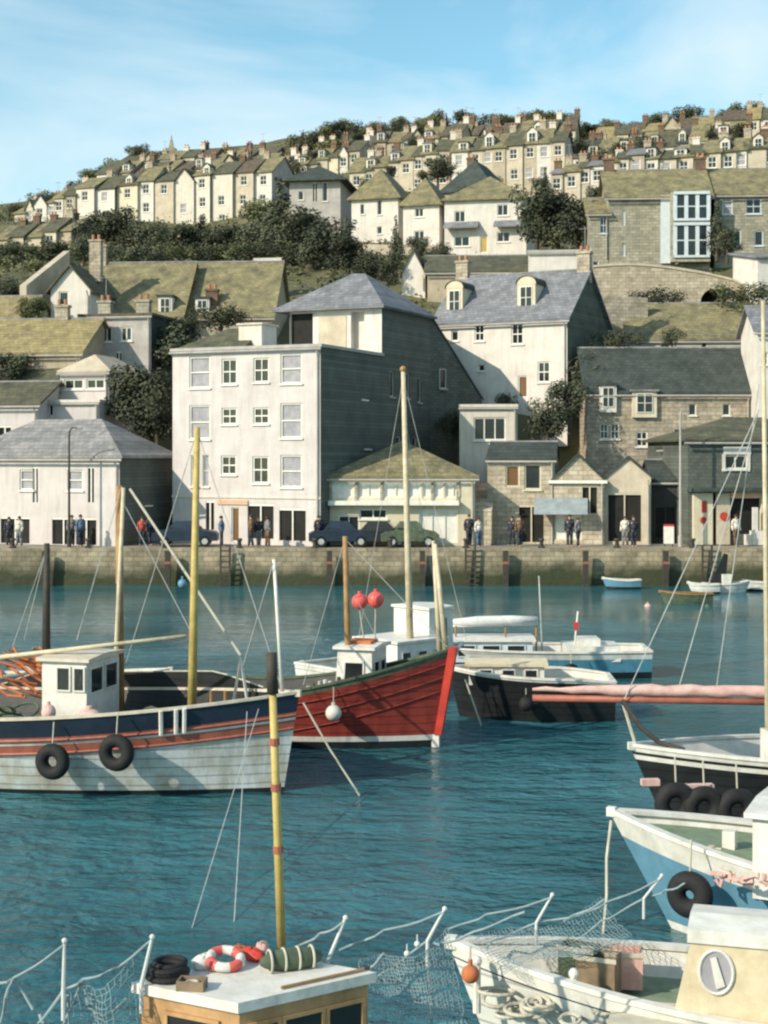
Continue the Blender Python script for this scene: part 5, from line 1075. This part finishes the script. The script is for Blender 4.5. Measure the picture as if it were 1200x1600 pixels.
for i, (px, py) in enumerate(((1056,1256),(1100,1262),(1152,1266))): tyre(f'black tyre fender on the dark hull at right, {ORD[i]} from the left', px, py, 25.6, .38, rz=R(6), group='tyres along the dark hull')
for px, py, w_ in ((1014,1221,.32),(1090,1229,.5)): 
    q = B7.loc(px, py, 25.85 if px > 1050 else 26.45); k = MB(); k.box(q.x-w_/2, q.x+w_/2, q.y, q.y+.15, q.z-.05, q.z+.06); k.build('name_board', M['canvaspink'], B7.t)

# ===== 7. pale blue boat, right foreground =====
B8 = Boat('fishing_boat', 'pale blue hulled boat with broad white gunwale and green deck', 'boat', (952,1268,22.4), 155, 7.5, 3.0, 1.18, None, 1.2, rake=.95, bul=.12, bands=[(.12,'gloss'),(-.34,'hullblue'),('top','gloss')], rail='gloss', deck='deckgreen', railw=.14)
q = B8.loc(1140, 1290, 21.6); k = MB(); k.box(q.x-.09, q.x+.09, q.y-.09, q.y+.09, 1.1, 1.55); k.build('samson_post', M['gloss'], B8.t)
q = B8.loc(1112, 1310, 21.5); k = MB(); k.tube([(q.x,q.y,1.05),(q.x,q.y,1.35)], .05, 8); k.tube([(q.x-.14,q.y,1.3),(q.x+.14,q.y,1.3)], .035, 8); k.build('bollard', M['rope'], B8.t)
line(B8.t, 'mooring_rope', [B8.loc(955,1282,22.35), B8.loc(948,1340,22.2), B8.loc(948,1400,22.0), B8.loc(941,1475,21.7)], .028, 'rope')
tyre('black tyre fender against the pale blue hull', 1078, 1398, 20.55, .33, rz=R(-30), group=None)
x, y = B8.on(1262, 20.6); cabin(B8, x-1.0, x+.6, y-.8, y+.8, 1.0, 2.1, wall='gloss', wins=[('n',.2,.8,.5,.8)])
k = MB(); rr = random.Random(8)
for i in range(14): q = B8.loc(1120+i*6+rr.uniform(-4,4), 1368+rr.uniform(-8,6)+i, 20.3-.06*i); k.tube([tuple(q), (q.x+rr.uniform(-.1,.1), q.y+rr.uniform(-.05,.05), q.z+rr.uniform(-.1,.12)), (q.x+rr.uniform(-.2,.2), q.y, q.z+rr.uniform(-.05,.05))], .035, 5)
tag(k.build('rope_heap', M['canvaspink'], None), 'pinkish coiled ropes lying on the pale blue boat gunwale', 'rope'); bpy.data.objects['rope_heap'].matrix_world = B8.W()

# ===== 8. white foreground boat, lower right =====
B9 = Boat('fishing_boat', 'white foreground boat with cream wheelhouse and cluttered foredeck, bottom right', 'boat', (700,1472,17.0), 164, 8.0, 2.4, 1.15, None, 1.2, rake=.6, bul=.30, bands=[(.1,'hullblack'),(-.17,'hullwhite'),(-.15,'hullnavy'),('top','gloss')], rail='gloss', deck='deckgreen', railw=.09)
cx, cy = B9.on(1120, 15.6); w9 = cabin(B9, cx-1.6, cx+.50, cy-.42, cy+.42, .85, 2.0, wall='creamcabin', roof='gloss', wins=[('f',.50,.62,.55,.93),('f',.66,.80,.55,.93)], slope=.0, taper=.26, oh=.03, th=.14, camber=.05)
# oval window on the near side with a white blind
k = MB(); g = MB(); pts = []; n_ = 24
yo = cy+.42
for i in range(n_): a = 2*math.pi*i/n_; pts.append((math.cos(a)*.16, math.sin(a)*.21))
oc = (cx-.02, 1.72)
g.poly([(oc[0]+x, yo+.012, oc[1]+z) for x, z in pts]); k.tube([(oc[0]+x*1.06, yo+.012, oc[1]+z*1.06) for x, z in pts+[pts[0]]], .018, 6, cap=False)
o = k.build('window', M['gloss'], w9); g.build('pane', M['blind'], o)
k = MB(); k.add([(oc[0]-.09,yo+.02,oc[1]-.13),(oc[0]+.0,yo+.02,oc[1]-.17),(oc[0]+.06,yo+.02,oc[1]+.14),(oc[0]+.0,yo+.02,oc[1]+.16),(oc[0]-.09,yo+.035,oc[1]-.13),(oc[0]+.0,yo+.035,oc[1]-.17),(oc[0]+.06,yo+.035,oc[1]+.14),(oc[0]+.0,yo+.035,oc[1]+.16)], [(3,2,1,0),(4,5,6,7),(0,1,5,4),(1,2,6,5),(2,3,7,6),(3,0,4,7)]); k.build('curtain', M['gloss'], o)
for px, d_ in ((745,16.4),(896,16.0)):
    q = B9.loc(px, 1480, d_); k = MB(); k.tube([(q.x,q.y,.85),(q.x,q.y,1.42)], .045, 8); k.ball((q.x,q.y,1.42), .06, 0, 10, 6); k.build('bollard', M['gloss'], B9.t)
rr = random.Random(12)
k = MB()
for i in range(16):
    q = B9.loc(rr.uniform(770, 960), 1500, rr.uniform(15.7, 16.5)); k.torus((q.x, q.y, .93+rr.uniform(0,.2)), rr.uniform(.08,.2), .022, 'z', nu=16, nv=6, mtx=Matrix.Rotation(rr.uniform(-.5,.5),3,'X'))
tag(k.build('rope_coils', M['rope'], None), 'coiled ropes heaped on the foreground white boat foredeck', 'rope'); bpy.data.objects['rope_coils'].matrix_world = B9.W()
k = MB(); q = B9.loc(1020, 1520, 15.6); k.box(q.x-.35, q.x+.35, q.y-.2, q.y+.35, .85, 1.12); k.build('fish_hatch', M['netgreen'], B9.t)
k = MB(); k.box(q.x-.42, q.x+.42, q.y-.27, q.y+.42, 1.122, 1.17); k.build('hatch_lid', M['rope'], B9.t)
k = MB(); q = B9.loc(962, 1508, 15.9); k.torus((q.x,q.y,1.08), .1, .02, 'y'); k.tube([(q.x,q.y,.85),(q.x,q.y,.98)], .06, 8); k.box(q.x-.2,q.x-.12,q.y-.1,q.y+.1,.85,1.1); k.build('windlass', M['netgreen'], B9.t)
k = MB(); q = B9.loc(1090, 1600, 14.7); k.ball((q.x,q.y,1.0), .2, 0, 14, 8, (2.0,.6,.5)); k.build('canvas_roll', M['hullblack'], B9.t, smooth=True)
rr = random.Random(31)
for i, (px, py, d_, m_, sx, sy, sz) in enumerate(((905,1462,16.7,'netgreen',.20,.14,.12),(935,1476,16.5,'deckwood',.22,.16,.14),(975,1470,16.7,'canvaspink',.2,.14,.1),(880,1500,16.0,'deckdark',.16,.12,.1),(1000,1496,16.1,'rope',.24,.16,.12))[:3]):
    p = P(px, py+14, d_); t = thing('fish_box', ['green fish box at the far rail of the white boat, left','brown wooden fish box by the far rail of the white boat','pinkish fish box nearest the cream wheelhouse, far side','black tray among the rope coils','pale fish box beside the cream wheelhouse front'][i], 'box', p, rr.uniform(-.5,.5), 'boxes on the white boat foredeck')
    k = MB()
    for x0, x1, y0, y1 in ((-sx,sx,-sy,-sy+.02),(-sx,sx,sy-.02,sy),(-sx,-sx+.02,-sy+.02,sy-.02),(sx-.02,sx,-sy+.02,sy-.02)): k.box(x0, x1, y0, y1, -sz-.3, 0)
    k.box(-sx+.02, sx-.02, -sy+.02, sy-.02, -sz-.3, -sz); k.build('crate', M[m_], t)
    for y0 in (-sy-.016, sy+.001): k = MB(); k.box(-sx-.02, sx+.02, y0, y0+.015, -.04, .01); k.build('rim', M['rope'], t)
tag(line(None, 'mooring_rope', [P(944,1478,20.5), P(905,1545,16.2)], .03, 'rope'), 'slack rope from the pale blue bow to the white boat foredeck', 'rope')
ball('orange_float', 'small orange float hanging at the white foreground boat bow', 'float', 735, 1522, 16.2, .10, 'netorange', rope=(.0,.0,.3))

# ===== 9. cabin boat, lower left =====
B10 = Boat('cabin_boat', 'small boat with orange wood wheelhouse and cluttered white roof, bottom left', 'boat', (640,1640,13.2), 24, 5.2, 1.9, .95, 1.15, .95, rake=.4, bul=.3, bands=[(.1,'hullblack'),('top','hullwhite')], rail='gloss', deck='deckwood')
RZ = 2.30
pA = P(205, 0, 13.0); pB = P(372, 0, 12.5); pC = P(588, 0, 13.25)
W10 = B10.W().inverted()
def roofpt(p, z): q = W10 @ Vector((p.x, p.y, z)); return q
A_, B__, C__ = [roofpt(p, RZ) for p in (pA, pB, pC)]; D__ = A_+(C__-B__)
def slab(pts, z0, z1): return [(p.x, p.y, z0) for p in pts]+[(p.x, p.y, z1) for p in pts]
FC = [(3,2,1,0),(4,5,6,7),(0,1,5,4),(1,2,6,5),(2,3,7,6),(3,0,4,7)]
k = MB(); cen = (A_+C__)/2
ins = [p+(cen-p)*.07 for p in (A_, B__, C__, D__)]
k.add(slab(ins, .7, RZ-.002), FC[2:]); w10 = k.build('wheelhouse', M['orangewood'], B10.t)
k = MB(); k.add(slab([A_, B__, C__, D__], RZ, RZ+.09), FC); ro = k.build('cabin_roof', M['gloss'], w10)
k = MB(); mid = [p+(cen-p)*-.0 for p in (A_, B__, C__, D__)]
def facewin(P0, P1, u0, u1, z0, z1, m='glass'):
    a = P0.lerp(P1, u0); c = P0.lerp(P1, u1); nn = Vector(((P1-P0).y, -(P1-P0).x, 0)).normalized()
    g = MB(); g.add([(a.x+nn.x*.012, a.y+nn.y*.012, z0), (c.x+nn.x*.012, c.y+nn.y*.012, z0), (c.x+nn.x*.012, c.y+nn.y*.012, z1), (a.x+nn.x*.012, a.y+nn.y*.012, z1)], [(0,1,2,3)])
    fr = MB(); 
    for (p, q, zz0, zz1) in ((a, c, z0-.035, z0), (a, c, z1, z1+.035), (a-(c-a).normalized()*.035, a, z0-.035, z1+.035), (c, c+(c-a).normalized()*.035, z0-.035, z1+.035)):
        fr.add([(e_.x+nn.x*o_, e_.y+nn.y*o_, z_) for z_ in (zz0, zz1) for (e_, o_) in ((p,.003),(q,.003),(q,.03),(p,.03))], FC)
    o = fr.build('window', M['orangewood'], w10); g.build('pane', M[m], o)
facewin(ins[0], ins[1], .30, .78, 1.85, 2.16); facewin(ins[1], ins[2], .06, .28, 1.8, 2.15); facewin(ins[1], ins[2], .34, .62, 1.8, 2.15); facewin(ins[1], ins[2], .68, .94, 1.8, 2.15)
def R10(px, py, dz=0):   # a point on the roof under picture point
    d = (HC-(RZ+.09+dz))/((py-HY)/F); return P(px, py, d)
def put(o): return o
q0 = R10(440, 1482); q1 = P(424, 1020, q0.y+.02); 
m10 = thing('signal_mast', 'yellow wooden mast with black top standing on the orange cabin roof', 'mast', q0)
dv = q1-q0; k = MB(); k.tube([Vector((0,0,0)), dv*.5, dv*.86], [.043,.04,.036], 10); k.build('pole', M['poleyellow'], m10, smooth=True)
k = MB(); k.tube([dv*.862, dv*1.0], [.056,.05], 10); k.build('mast_top', M['poledark'], m10, smooth=True)
for f in (.335, .545, .70): k = MB(); k.tube([dv*(f-.012), dv*(f+.012)], .05, 10); k.build('band', M['stripe'], m10)
p = R10(262, 1528); t = thing('rope_coil', 'black coiled hose lying at the left corner of the cabin roof', 'coil', p)
k = MB(); 
for i in range(5): k.torus((rr.gauss(0,.02), rr.gauss(0,.02), .03+i*.025), .17-i*.008, .025, 'z')
k.build('coil', M['rubber'], t)
p = R10(455, 1514); t = thing('net_bundle', 'dark green rolled net beside the yellow mast on the roof', 'net', p, R(20)); k = MB(); k.ball((0,0,.09), .1, 0, 16, 10, (3.0,1.0,1.0)); k.build('roll', M['netgreen'], t, smooth=True)
for i in range(4): k = MB(); k.torus((-.2+i*.13,0,.09), .098, .012, 'y', mtx=Matrix.Rotation(R(90),3,'Z')); k.build('lashing', M['rope'], t)
p = R10(352, 1512); t = thing('lifebuoy', 'red and white lifebuoy lying tilted on the cabin roof', 'lifebuoy', p, R(20))
k = MB(); k.torus((0,0,.08), .14, .045, 'z', mtx=Matrix.Rotation(R(14),3,'X')); me = k.build('ring', [M['buoypink'], M['gloss']], t, smooth=True)
for i, pl in enumerate(me.data.polygons): pl.material_index = (i//10//3) % 2
rr = random.Random(77)
for i, (px, py, m_, sc) in enumerate(((395,1500,'red',(1.6,.8,.6)),(375,1494,'netorange',(1.5,.8,.5)),(318,1512,'gloss',(1.4,.9,.8)),(410,1490,'canvaspink',(1.3,.7,.6)))):
    p = R10(px, py); t = thing('bundle', ['red cloth bundle next to the yellow mast foot','orange cloth bundle behind the lifebuoy','white cloth bundle left of the lifebuoy','pink cloth bundle between red bundle and mast'][i], 'bundle', p, rr.uniform(0,3))
    k = MB(); k.ball((0,0,.05), .09, 0, 14, 9, sc); o = k.build('cloth', M[m_], t, smooth=True)
    for v in o.data.vertices: v.co += Vector((rr.gauss(0,.008), rr.gauss(0,.008), rr.gauss(0,.008)))
p = R10(505, 1532); t = thing('boathook', 'wooden boathook lying along the right edge of the cabin roof', 'boathook', p, R(33)); k = MB(); k.tube([(-.42,0,.02),(.42,0,.02)], .014, 8); k.build('shaft', M['pole'], t); k = MB(); k.tube([(.42,0,.02),(.48,0,.02),(.5,.03,.02),(.47,.05,.02)], .01, 6); k.build('hook', M['poledark'], t)
p = R10(300, 1545); t = thing('fish_box', 'small battered fish box on the cabin roof front corner', 'box', p, R(-8)); k = MB()
for x0, x1, y0, y1 in ((-.12,.12,-.08,-.065),(-.12,.12,.065,.08),(-.12,-.105,-.065,.065),(.105,.12,-.065,.065)): k.box(x0, x1, y0, y1, .012, .085)
k.box(-.12, .12, -.08, .08, 0, .011); k.build('crate', M['deckwood'], t); k = MB(); k.torus((0,0,.05), .05, .016, 'z'); tag(k.build('coil', M['rope'], t))
# stanchions and rope rails with hanging net
def stan(label, pts, r_=.02):
    t = thing('rope_rail', label, 'rope rail', pts[0][0]); o = t.location.copy()
    return t, o
def Pn(px, py, d=12.6): return P(px, py, d)
rails = [('left pale rope rail with a post, rising at the bottom left edge', [((101,1470),(99,1548))], [((-20,1540),(20,1530),(101,1476)), ((0,1600),(12,1545),(20,1530)), ((20,1530),(60,1585),(75,1600)), ((99,1548),(60,1600),(55,1610))], 12.6),
 ('second pale rope rail from the left, post on the cabin roof corner', [((238,1464),(221,1538))], [((99,1548),(128,1532),(185,1510),(238,1468)), ((128,1532),(95,1610),(90,1620)), ((128,1532),(140,1575),(165,1590),(198,1560)), ((105,1555),(108,1615),(108,1620))], 12.9),
 ('pale rope rail with short post right of the yellow mast', [((540,1434),(512,1502))], [((460,1482),(500,1460),(538,1440)), ((512,1502),(505,1520),(498,1560)), ((512,1502),(535,1520),(580,1510),(600,1490))], 13.6),
 ('pale rope rail crossing the net in the bottom centre', [((695,1420),(668,1470))], [((530,1485),(600,1455),(695,1424)), ((668,1470),(600,1520),(560,1540)), ((668,1470),(672,1560),(676,1620)), ((668,1470),(690,1475),(740,1455),(820,1425))], 14.4),
 ('pale rope rail rising above the white foreground bow', [((863,1398),(838,1442))], [((700,1452),(760,1430),(863,1402)), ((838,1442),(770,1470),(740,1500)), ((838,1442),(900,1430),(945,1405))], 16.9),
 ('pale rope rail passing in front of the pale blue stem', [((1034,1368),(1006,1404))], [((880,1440),(950,1410),(1034,1372)), ((1006,1404),(940,1440),(880,1480)), ((1006,1404),(1040,1392),(1070,1380))], 18.3)]
for lb, posts, ropes, d_ in rails:
    a, c = posts[0]; base = P(*c, d_); t = thing('rope_rail', lb, 'rope rail', base, 0, 'pale rope rails across the foreground')
    k = MB(); k.tube([P(*a, d_)-base, Vector((0,0,0)), Vector((0,0,-.25))], [.014,.019,.019], 8); k.ball(tuple(P(*a, d_)-base), .026, 0, 8, 6); k.build('post', M['canvaswhite'], t)
    for rp in ropes:
        pts = [P(*q, d_)-base for q in rp]; sm = []
        for i in range(len(pts)-1):
            for j in range(5): sm.append(pts[i].lerp(pts[i+1], j/5)+Vector((0, .03*math.sin(i*2+j), -.012*math.sin(math.pi*j/5))))
        sm.append(pts[-1]); k = MB(); k.tube(sm, .013, 6); k.build('rope', M['netblue'], t)
# hanging net: a sagging sheet of fine mesh
def net(label, c00, c10, c01, c11, nu, nv, r_=.0032, jit=.03, seed=1):
    rr = random.Random(seed); g = []
    for i in range(nu+1):
        row_ = []
        for j in range(nv+1):
            u, v = i/nu, j/nv; p = (c00.lerp(c10, u)).lerp(c01.lerp(c11, u), v); p = p+Vector((rr.gauss(0,jit), .15*math.sin(u*7)+rr.gauss(0,jit), -.10*math.sin(math.pi*u)*(1-v)+rr.gauss(0,jit*.6)-.06*math.sin(math.pi*v))); row_.append(p)
        g.append(row_)
    b = MB(); o = c00
    for i in range(nu+1): b.tube([g[i][j]-o for j in range(nv+1)], r_, 4, cap=False)
    for j in range(nv+1): b.tube([g[i][j]-o for i in range(nu+1)], r_, 4, cap=False)
    ob = b.build('fishing_net', M['netblue']); ob.location = o; tag(ob, label, 'fishing net')
net('pale blue net hanging in folds between cabin roof and white bow', P(560,1500,14.2), P(700,1455,14.6), P(600,1640,13.4), P(740,1650,13.4), 34, 30, jit=.008)
net('fine net trailing above the white foreground boat foredeck', P(740,1462,16.4), P(940,1405,17.6), P(790,1520,15.9), P(990,1465,16.6), 38, 16, jit=.008, seed=2)
net('pale net hanging from the rope rail at the bottom left', P(100,1550,12.7), P(205,1500,12.9), P(120,1640,12.4), P(215,1640,12.6), 14, 13, jit=.008, seed=3)
for i, (px, py) in enumerate(((636,1490),(652,1475))):
    ball('net_float', ['grey cork float on the hanging net, lower one','grey cork float on the hanging net, upper one'][i], 'float', px, py, 14.2, .03, 'canvaswhite', group='net floats')
# long thin ropes over the water
for i, (a, c, m_) in enumerate(((((404,1108),29.9),((300,1450),22.5),'wire'),(((386,1112),29.85),((366,1440),22.8),'wire'))):
    o = line(None, 'anchor_rope', [P(*a[0], a[1]), P(c[0][0], c[0][1], 7*F/(c[0][1]-HY))], .009, m_); tag(o, ['slanting pale anchor rope below the large fishing boat bow','straight pale anchor rope below the large fishing boat','faint rope hanging under the navy bow'][i], 'rope')

# ---------------- quay furniture, cars and people ----------------
def lamp(label, px, ytop, d, arm=.8, grp='lamp posts on the quay', m='poledark'):
    p = P(px, 850, d); p.z = 2.0; h = P(px, ytop, d).z-2; t = thing('street_lamp', label, 'street lamp', p, 0, grp)
    k = MB(); k.tube([(0,0,0),(0,0,.6),(0,0,.62),(0,0,h-.5)], [.12,.12,.075,.05], 8); 
    k.tube([(0,0,h-.5),(0.02,0,h-.2),(arm*.4,0,h),(arm,0,h-.02)], [.05,.045,.04,.035], 8); k.build('post', M[m], t)
    k = MB(); k.add([(arm-.2,-.1,h-.02),(arm+.3,-.1,h-.04),(arm+.3,.1,h-.04),(arm-.2,.1,h-.02),(arm-.1,-.06,h-.14),(arm+.25,-.06,h-.14),(arm+.25,.06,h-.14),(arm-.1,.06,h-.14)], [(0,1,2,3),(7,6,5,4),(4,5,1,0),(5,6,2,1),(6,7,3,2),(7,4,0,3)]); k.build('lantern', M['greywall'], t)
lamp('slim dark street lamp with curved arm before the left hipped house', 108, 668, 81.6, .45); lamp('tall grey pole lamp standing left of the corner shop', 1063, 640, 81.6, .2, m='greywall')
carmats = {}
def car(label, px, d, body, rz=0, L=3.9):
    p = P(px, 850, d); p.z = 2.0; t = thing('parked_car', label, 'car', p, R(rz), 'cars parked along the quay'); W_, = (1.55,)
    prof = [(-L/2,.32),(-L/2,.72),(-L/2+.25,.86),(-L*.27,.9),(-L*.16,1.36),(L*.13,1.38),(L*.25,.92),(L/2-.15,.8),(L/2,.66),(L/2,.32)]
    k = MB(); n = len(prof)
    def wy(z): return W_/2*(1 if z < .95 else .82)
    A = [(x,-wy(z),z) for x, z in prof]; B_ = [(x,wy(z),z) for x, z in prof]
    k.add(A+B_, [tuple(range(n))[::-1], tuple(range(n,2*n))]+[(i,(i+1)%n,n+(i+1)%n,n+i) for i in range(n)]); k.build('body', M[body], t)
    for s_ in (-1, 1):
        g = MB(); g.poly([(x, s_*y, z) for x, y, z in ((-L*.24,W_/2*.985,.95),(-L*.145,W_/2*.835,1.3),(L*.115,W_/2*.835,1.31),(L*.21,W_/2*.985,.95))]); g.build('side_window', M['glass'], t)
    g = MB(); g.poly([(L*.245+.012,-W_/2*.88,.96),(L*.245+.012,W_/2*.88,.96),(L*.14+.012,W_/2*.76,1.35),(L*.14+.012,-W_/2*.76,1.35)]); g.build('windscreen', M['glass'], t)
    for x in (-L*.31, L*.31):
        for y in (-W_/2+.02, W_/2-.2):
            g = MB(); g.tube([(x,y-.02,.3),(x,y+.18,.3)], .3, 16); wl = g.build('wheel', M['rubber'], t); g = MB(); g.tube([(x,y-.03,.3),(x,y-.022,.3)], .17, 12); g.build('hubcap', M['wire'], wl)
for i in (-1, 1): pass
car('dark blue car parked in front of the pavilion, leftmost of the row', 532, 81.9, 'hullnavy', 4, 3.5); car('black car parked before the pavilion sign window', 592, 82.0, 'hullblack', -3, 3.7); car('dark green car parked by the pavilion white doors', 640, 81.8, 'netgreen', 2, 2.2 if False else 3.2)
car('dark car half hidden behind the quay edge below the tall house', 290, 82.2, 'hullnavy', 2, 3.6)
for k_, c_ in (('cl_dark',(.04,.045,.06)),('cl_blue',(.10,.16,.25)),('cl_grey',(.2,.2,.2)),('cl_red',(.38,.07,.05)),('cl_white',(.6,.57,.5)),('cl_brown',(.16,.1,.06)),('skin',(.48,.29,.2)),('hair',(.07,.045,.03))): M[k_] = mat(k_, c_, None, 6, rough=.9)
def person(label, px, d, top, bottom, rz=0, step=.12, H_=1.72, seated=False):
    p = P(px, 850, d); p.z = 2.0; t = thing('person', label, 'person', p, R(rz), 'people on the quay'); s = H_/1.75
    J = {'pel':(0,0,.95),'che':(0,0,1.25),'nek':(0,.0,1.47),'hed':(0,-.01,1.6),'top':(0,0,1.72),'shl':(-.18,0,1.42),'shr':(.18,0,1.42),'ell':(-.24,.03,1.13),'elr':(.24,.03,1.13),'hal':(-.24,-.07,.88),'har':(.25,-.06,.88),
         'hil':(-.09,0,.9),'hir':(.09,0,.9),'knl':(-.1,-step*.6,.5),'knr':(.1,step*.3,.5),'anl':(-.1,-step,.08),'anr':(.1,step,.08),'tol':(-.11,-step-.16,.04),'tor':(.11,step-.16,.04)}
    Rr = {'pel':.13,'che':.15,'nek':.06,'hed':.095,'top':.06,'shl':.07,'shr':.07,'ell':.045,'elr':.045,'hal':.035,'har':.035,'hil':.09,'hir':.09,'knl':.06,'knr':.06,'anl':.045,'anr':.045,'tol':.035,'tor':.035}
    E = [('pel','che'),('che','nek'),('nek','hed'),('hed','top'),('che','shl'),('che','shr'),('shl','ell'),('shr','elr'),('ell','hal'),('elr','har'),('pel','hil'),('pel','hir'),('hil','knl'),('hir','knr'),('knl','anl'),('knr','anr'),('anl','tol'),('anr','tor')]
    ks = list(J); me = bpy.data.meshes.new('body'); me.from_pydata([tuple(c*s for c in J[k]) for k in ks], [(ks.index(a), ks.index(b)) for a, b in E], [])
    o = bpy.data.objects.new('body', me); COL.objects.link(o); o.parent = t
    sk = o.modifiers.new('skin', 'SKIN'); sk.use_smooth_shade = True
    for i, k in enumerate(ks): sv = me.skin_vertices[0].data[i]; sv.radius = (Rr[k]*s, Rr[k]*s); sv.use_root = (k == 'pel')
    sb = o.modifiers.new('sub', 'SUBSURF'); sb.levels = sb.render_levels = 1
    me.materials.append(M['skin'])
    def garment(nm, segs, m_, grow):
        g = MB()
        for a, b_, ra, rb in segs: A = Vector(J[a])*s; B_ = Vector(J[b_])*s; g.tube([A, A.lerp(B_, .5), B_], [ra*s+grow, (ra+rb)/2*s+grow, rb*s+grow], 10)
        g.build(nm, M[m_], t, smooth=True)
    garment('jacket', [('pel','che',.15,.17),('che','nek',.175,.08),('shl','ell',.075,.055),('shr','elr',.075,.055),('ell','hal',.055,.045),('elr','har',.055,.045),('shl','shr',.08,.08)], top, .012)
    garment('trousers', [('hil','knl',.10,.07),('hir','knr',.10,.07),('knl','anl',.07,.055),('knr','anr',.07,.055),('hil','hir',.11,.11)], bottom, .012)
    g = MB(); g.ball((0,.02*s,1.665*s), .105*s, 0, 12, 8, (1,1.05,.9)); g.build('hair', M['hair'], t, smooth=True)
ppl = [('person in a dark coat standing before the left shop opening',14,82.0,'cl_dark','cl_dark',20),('person in a white shirt near the left house corner',30,81.7,'cl_white','cl_grey',-30),('person in grey by the left shop middle post',112,82.2,'cl_grey','cl_dark',10),('person in a blue jacket right of the street lamp',126,81.6,'cl_blue','cl_dark',40),
 ('person in red standing in the lane left of the tall building',222,82.5,'cl_red','cl_dark',0),('person in dark clothes in the lane mouth, right of the one in red',233,82.6,'cl_dark','cl_dark',60),('person in blue walking in front of the tall building blue door',346,81.3,'cl_blue','cl_dark',90),('person in brown beside the tall building first dark opening',392,81.5,'cl_brown','cl_dark',-80),
 ('person in a dark coat before the tall building shop window',404,81.9,'cl_dark','cl_grey',20),('person in grey in front of the last dark opening',418,81.3,'cl_grey','cl_brown',120),('person in black at the tall building right corner',498,81.7,'cl_dark','cl_dark',30),('person in dark clothes between pavilion and stone warehouse',733,82.0,'cl_dark','cl_dark',10),
 ('person in a white top before the rough stone wall',748,81.5,'cl_white','cl_blue',30),('person in dark blue left of the warehouse opening',800,82.2,'cl_dark','cl_dark',-40),('person in brown at the edge of the warehouse opening',812,81.5,'cl_brown','cl_dark',15),('person in black in front of the white warehouse door',890,81.8,'cl_dark','cl_dark',0),
 ('person in grey at the stone store corner',903,81.4,'cl_grey','cl_dark',50),('person in white in the mouth of the boat shed',977,81.9,'cl_white','cl_grey',-20),('person in dark clothes just right of the boat shed post',990,81.5,'cl_dark','cl_dark',10),('person in a pale top beside the corner shop display',1150,81.7,'cl_white','cl_brown',20)]
for i, a in enumerate(ppl): person(a[0], a[1], a[2], a[3], a[4], a[5], step=.05+.1*((i*7) % 3)/2, H_=1.62+.05*((i*5) % 4))
p = P(1045, 850, 81.8); p.z = 2; t = thing('notice_board', 'blank white notice board with a red top on the quay', 'sign', p)
k = MB(); k.box(-.28,.28,-.03,.03,.15,1.1); k.build('panel', M['frame'], t); k = MB(); k.box(-.28,.28,-.035,.035,1.102,1.22); k.build('header', M['red'], t)
for x in (-.22, .22): k = MB(); k.box(x-.03,x+.03,.03,.09,0,1.15); k.build('leg', M['poledark'], t)
for i, px in enumerate(range(20, 1200, 118)):
    p = P(px, 850, 80.45); p.z = 2; t = thing('bollard', f'squat iron mooring bollard on the quay edge, {ORD[i]} from the left', 'bollard', p, 0, 'bollards on the quay edge')
    k = MB(); k.tube([(0,0,0),(0,0,.08),(0,0,.1),(0,0,.38),(0,0,.42),(0,0,.52)], [.2,.2,.12,.11,.18,.14], 10); k.build('post', M['poledark'], t)
for px in (70, 262, 515, 660, 790, 915, 1040):
    p = P(px, 900, 79.62); t = thing('fender_pile', 'dark timber fender pile against the quay wall, '+{70:'leftmost',262:'below the lane left of the tall building',515:'below the pavilion left corner',660:'below the pavilion white doors',790:'below the warehouse',915:'below the gabled stone store',1040:'below the notice board'}[px], 'pile', (p.x, p.y, 0), 0, 'fender piles along the quay wall')
    k = MB(); k.box(-.14, .14, -.14, .14, -1, 1.9); k.build('post', M['poledark'], t); k = MB(); k.box(-.16, .16, -.155, -.141, 1.2, 1.32); k.build('strap', M['stripe'], t)
def steps(px=1105, w='at right, by the white dinghies'):
    t = thing('quay_ladder', 'dark timber ladder fixed to the quay wall '+w, 'ladder', P(px, 905, 79.7), 0, 'ladders on the quay wall'); k = MB()
    z0 = t.location.z
    for x in (-.25, .25): k = MB(); k.box(x-.05,x+.05,-.05,.05,-1,2.2-z0); k.build('stile', M['poledark'], t)
    for i in range(8): k = MB(); k.box(-.2,.2,-.03,.03,-.3+i*.3,-.24+i*.3); k.build('rung', M['poledark'], t)
steps()
steps(352, 'below the tall building')
steps(735, 'at the pavilion right corner')
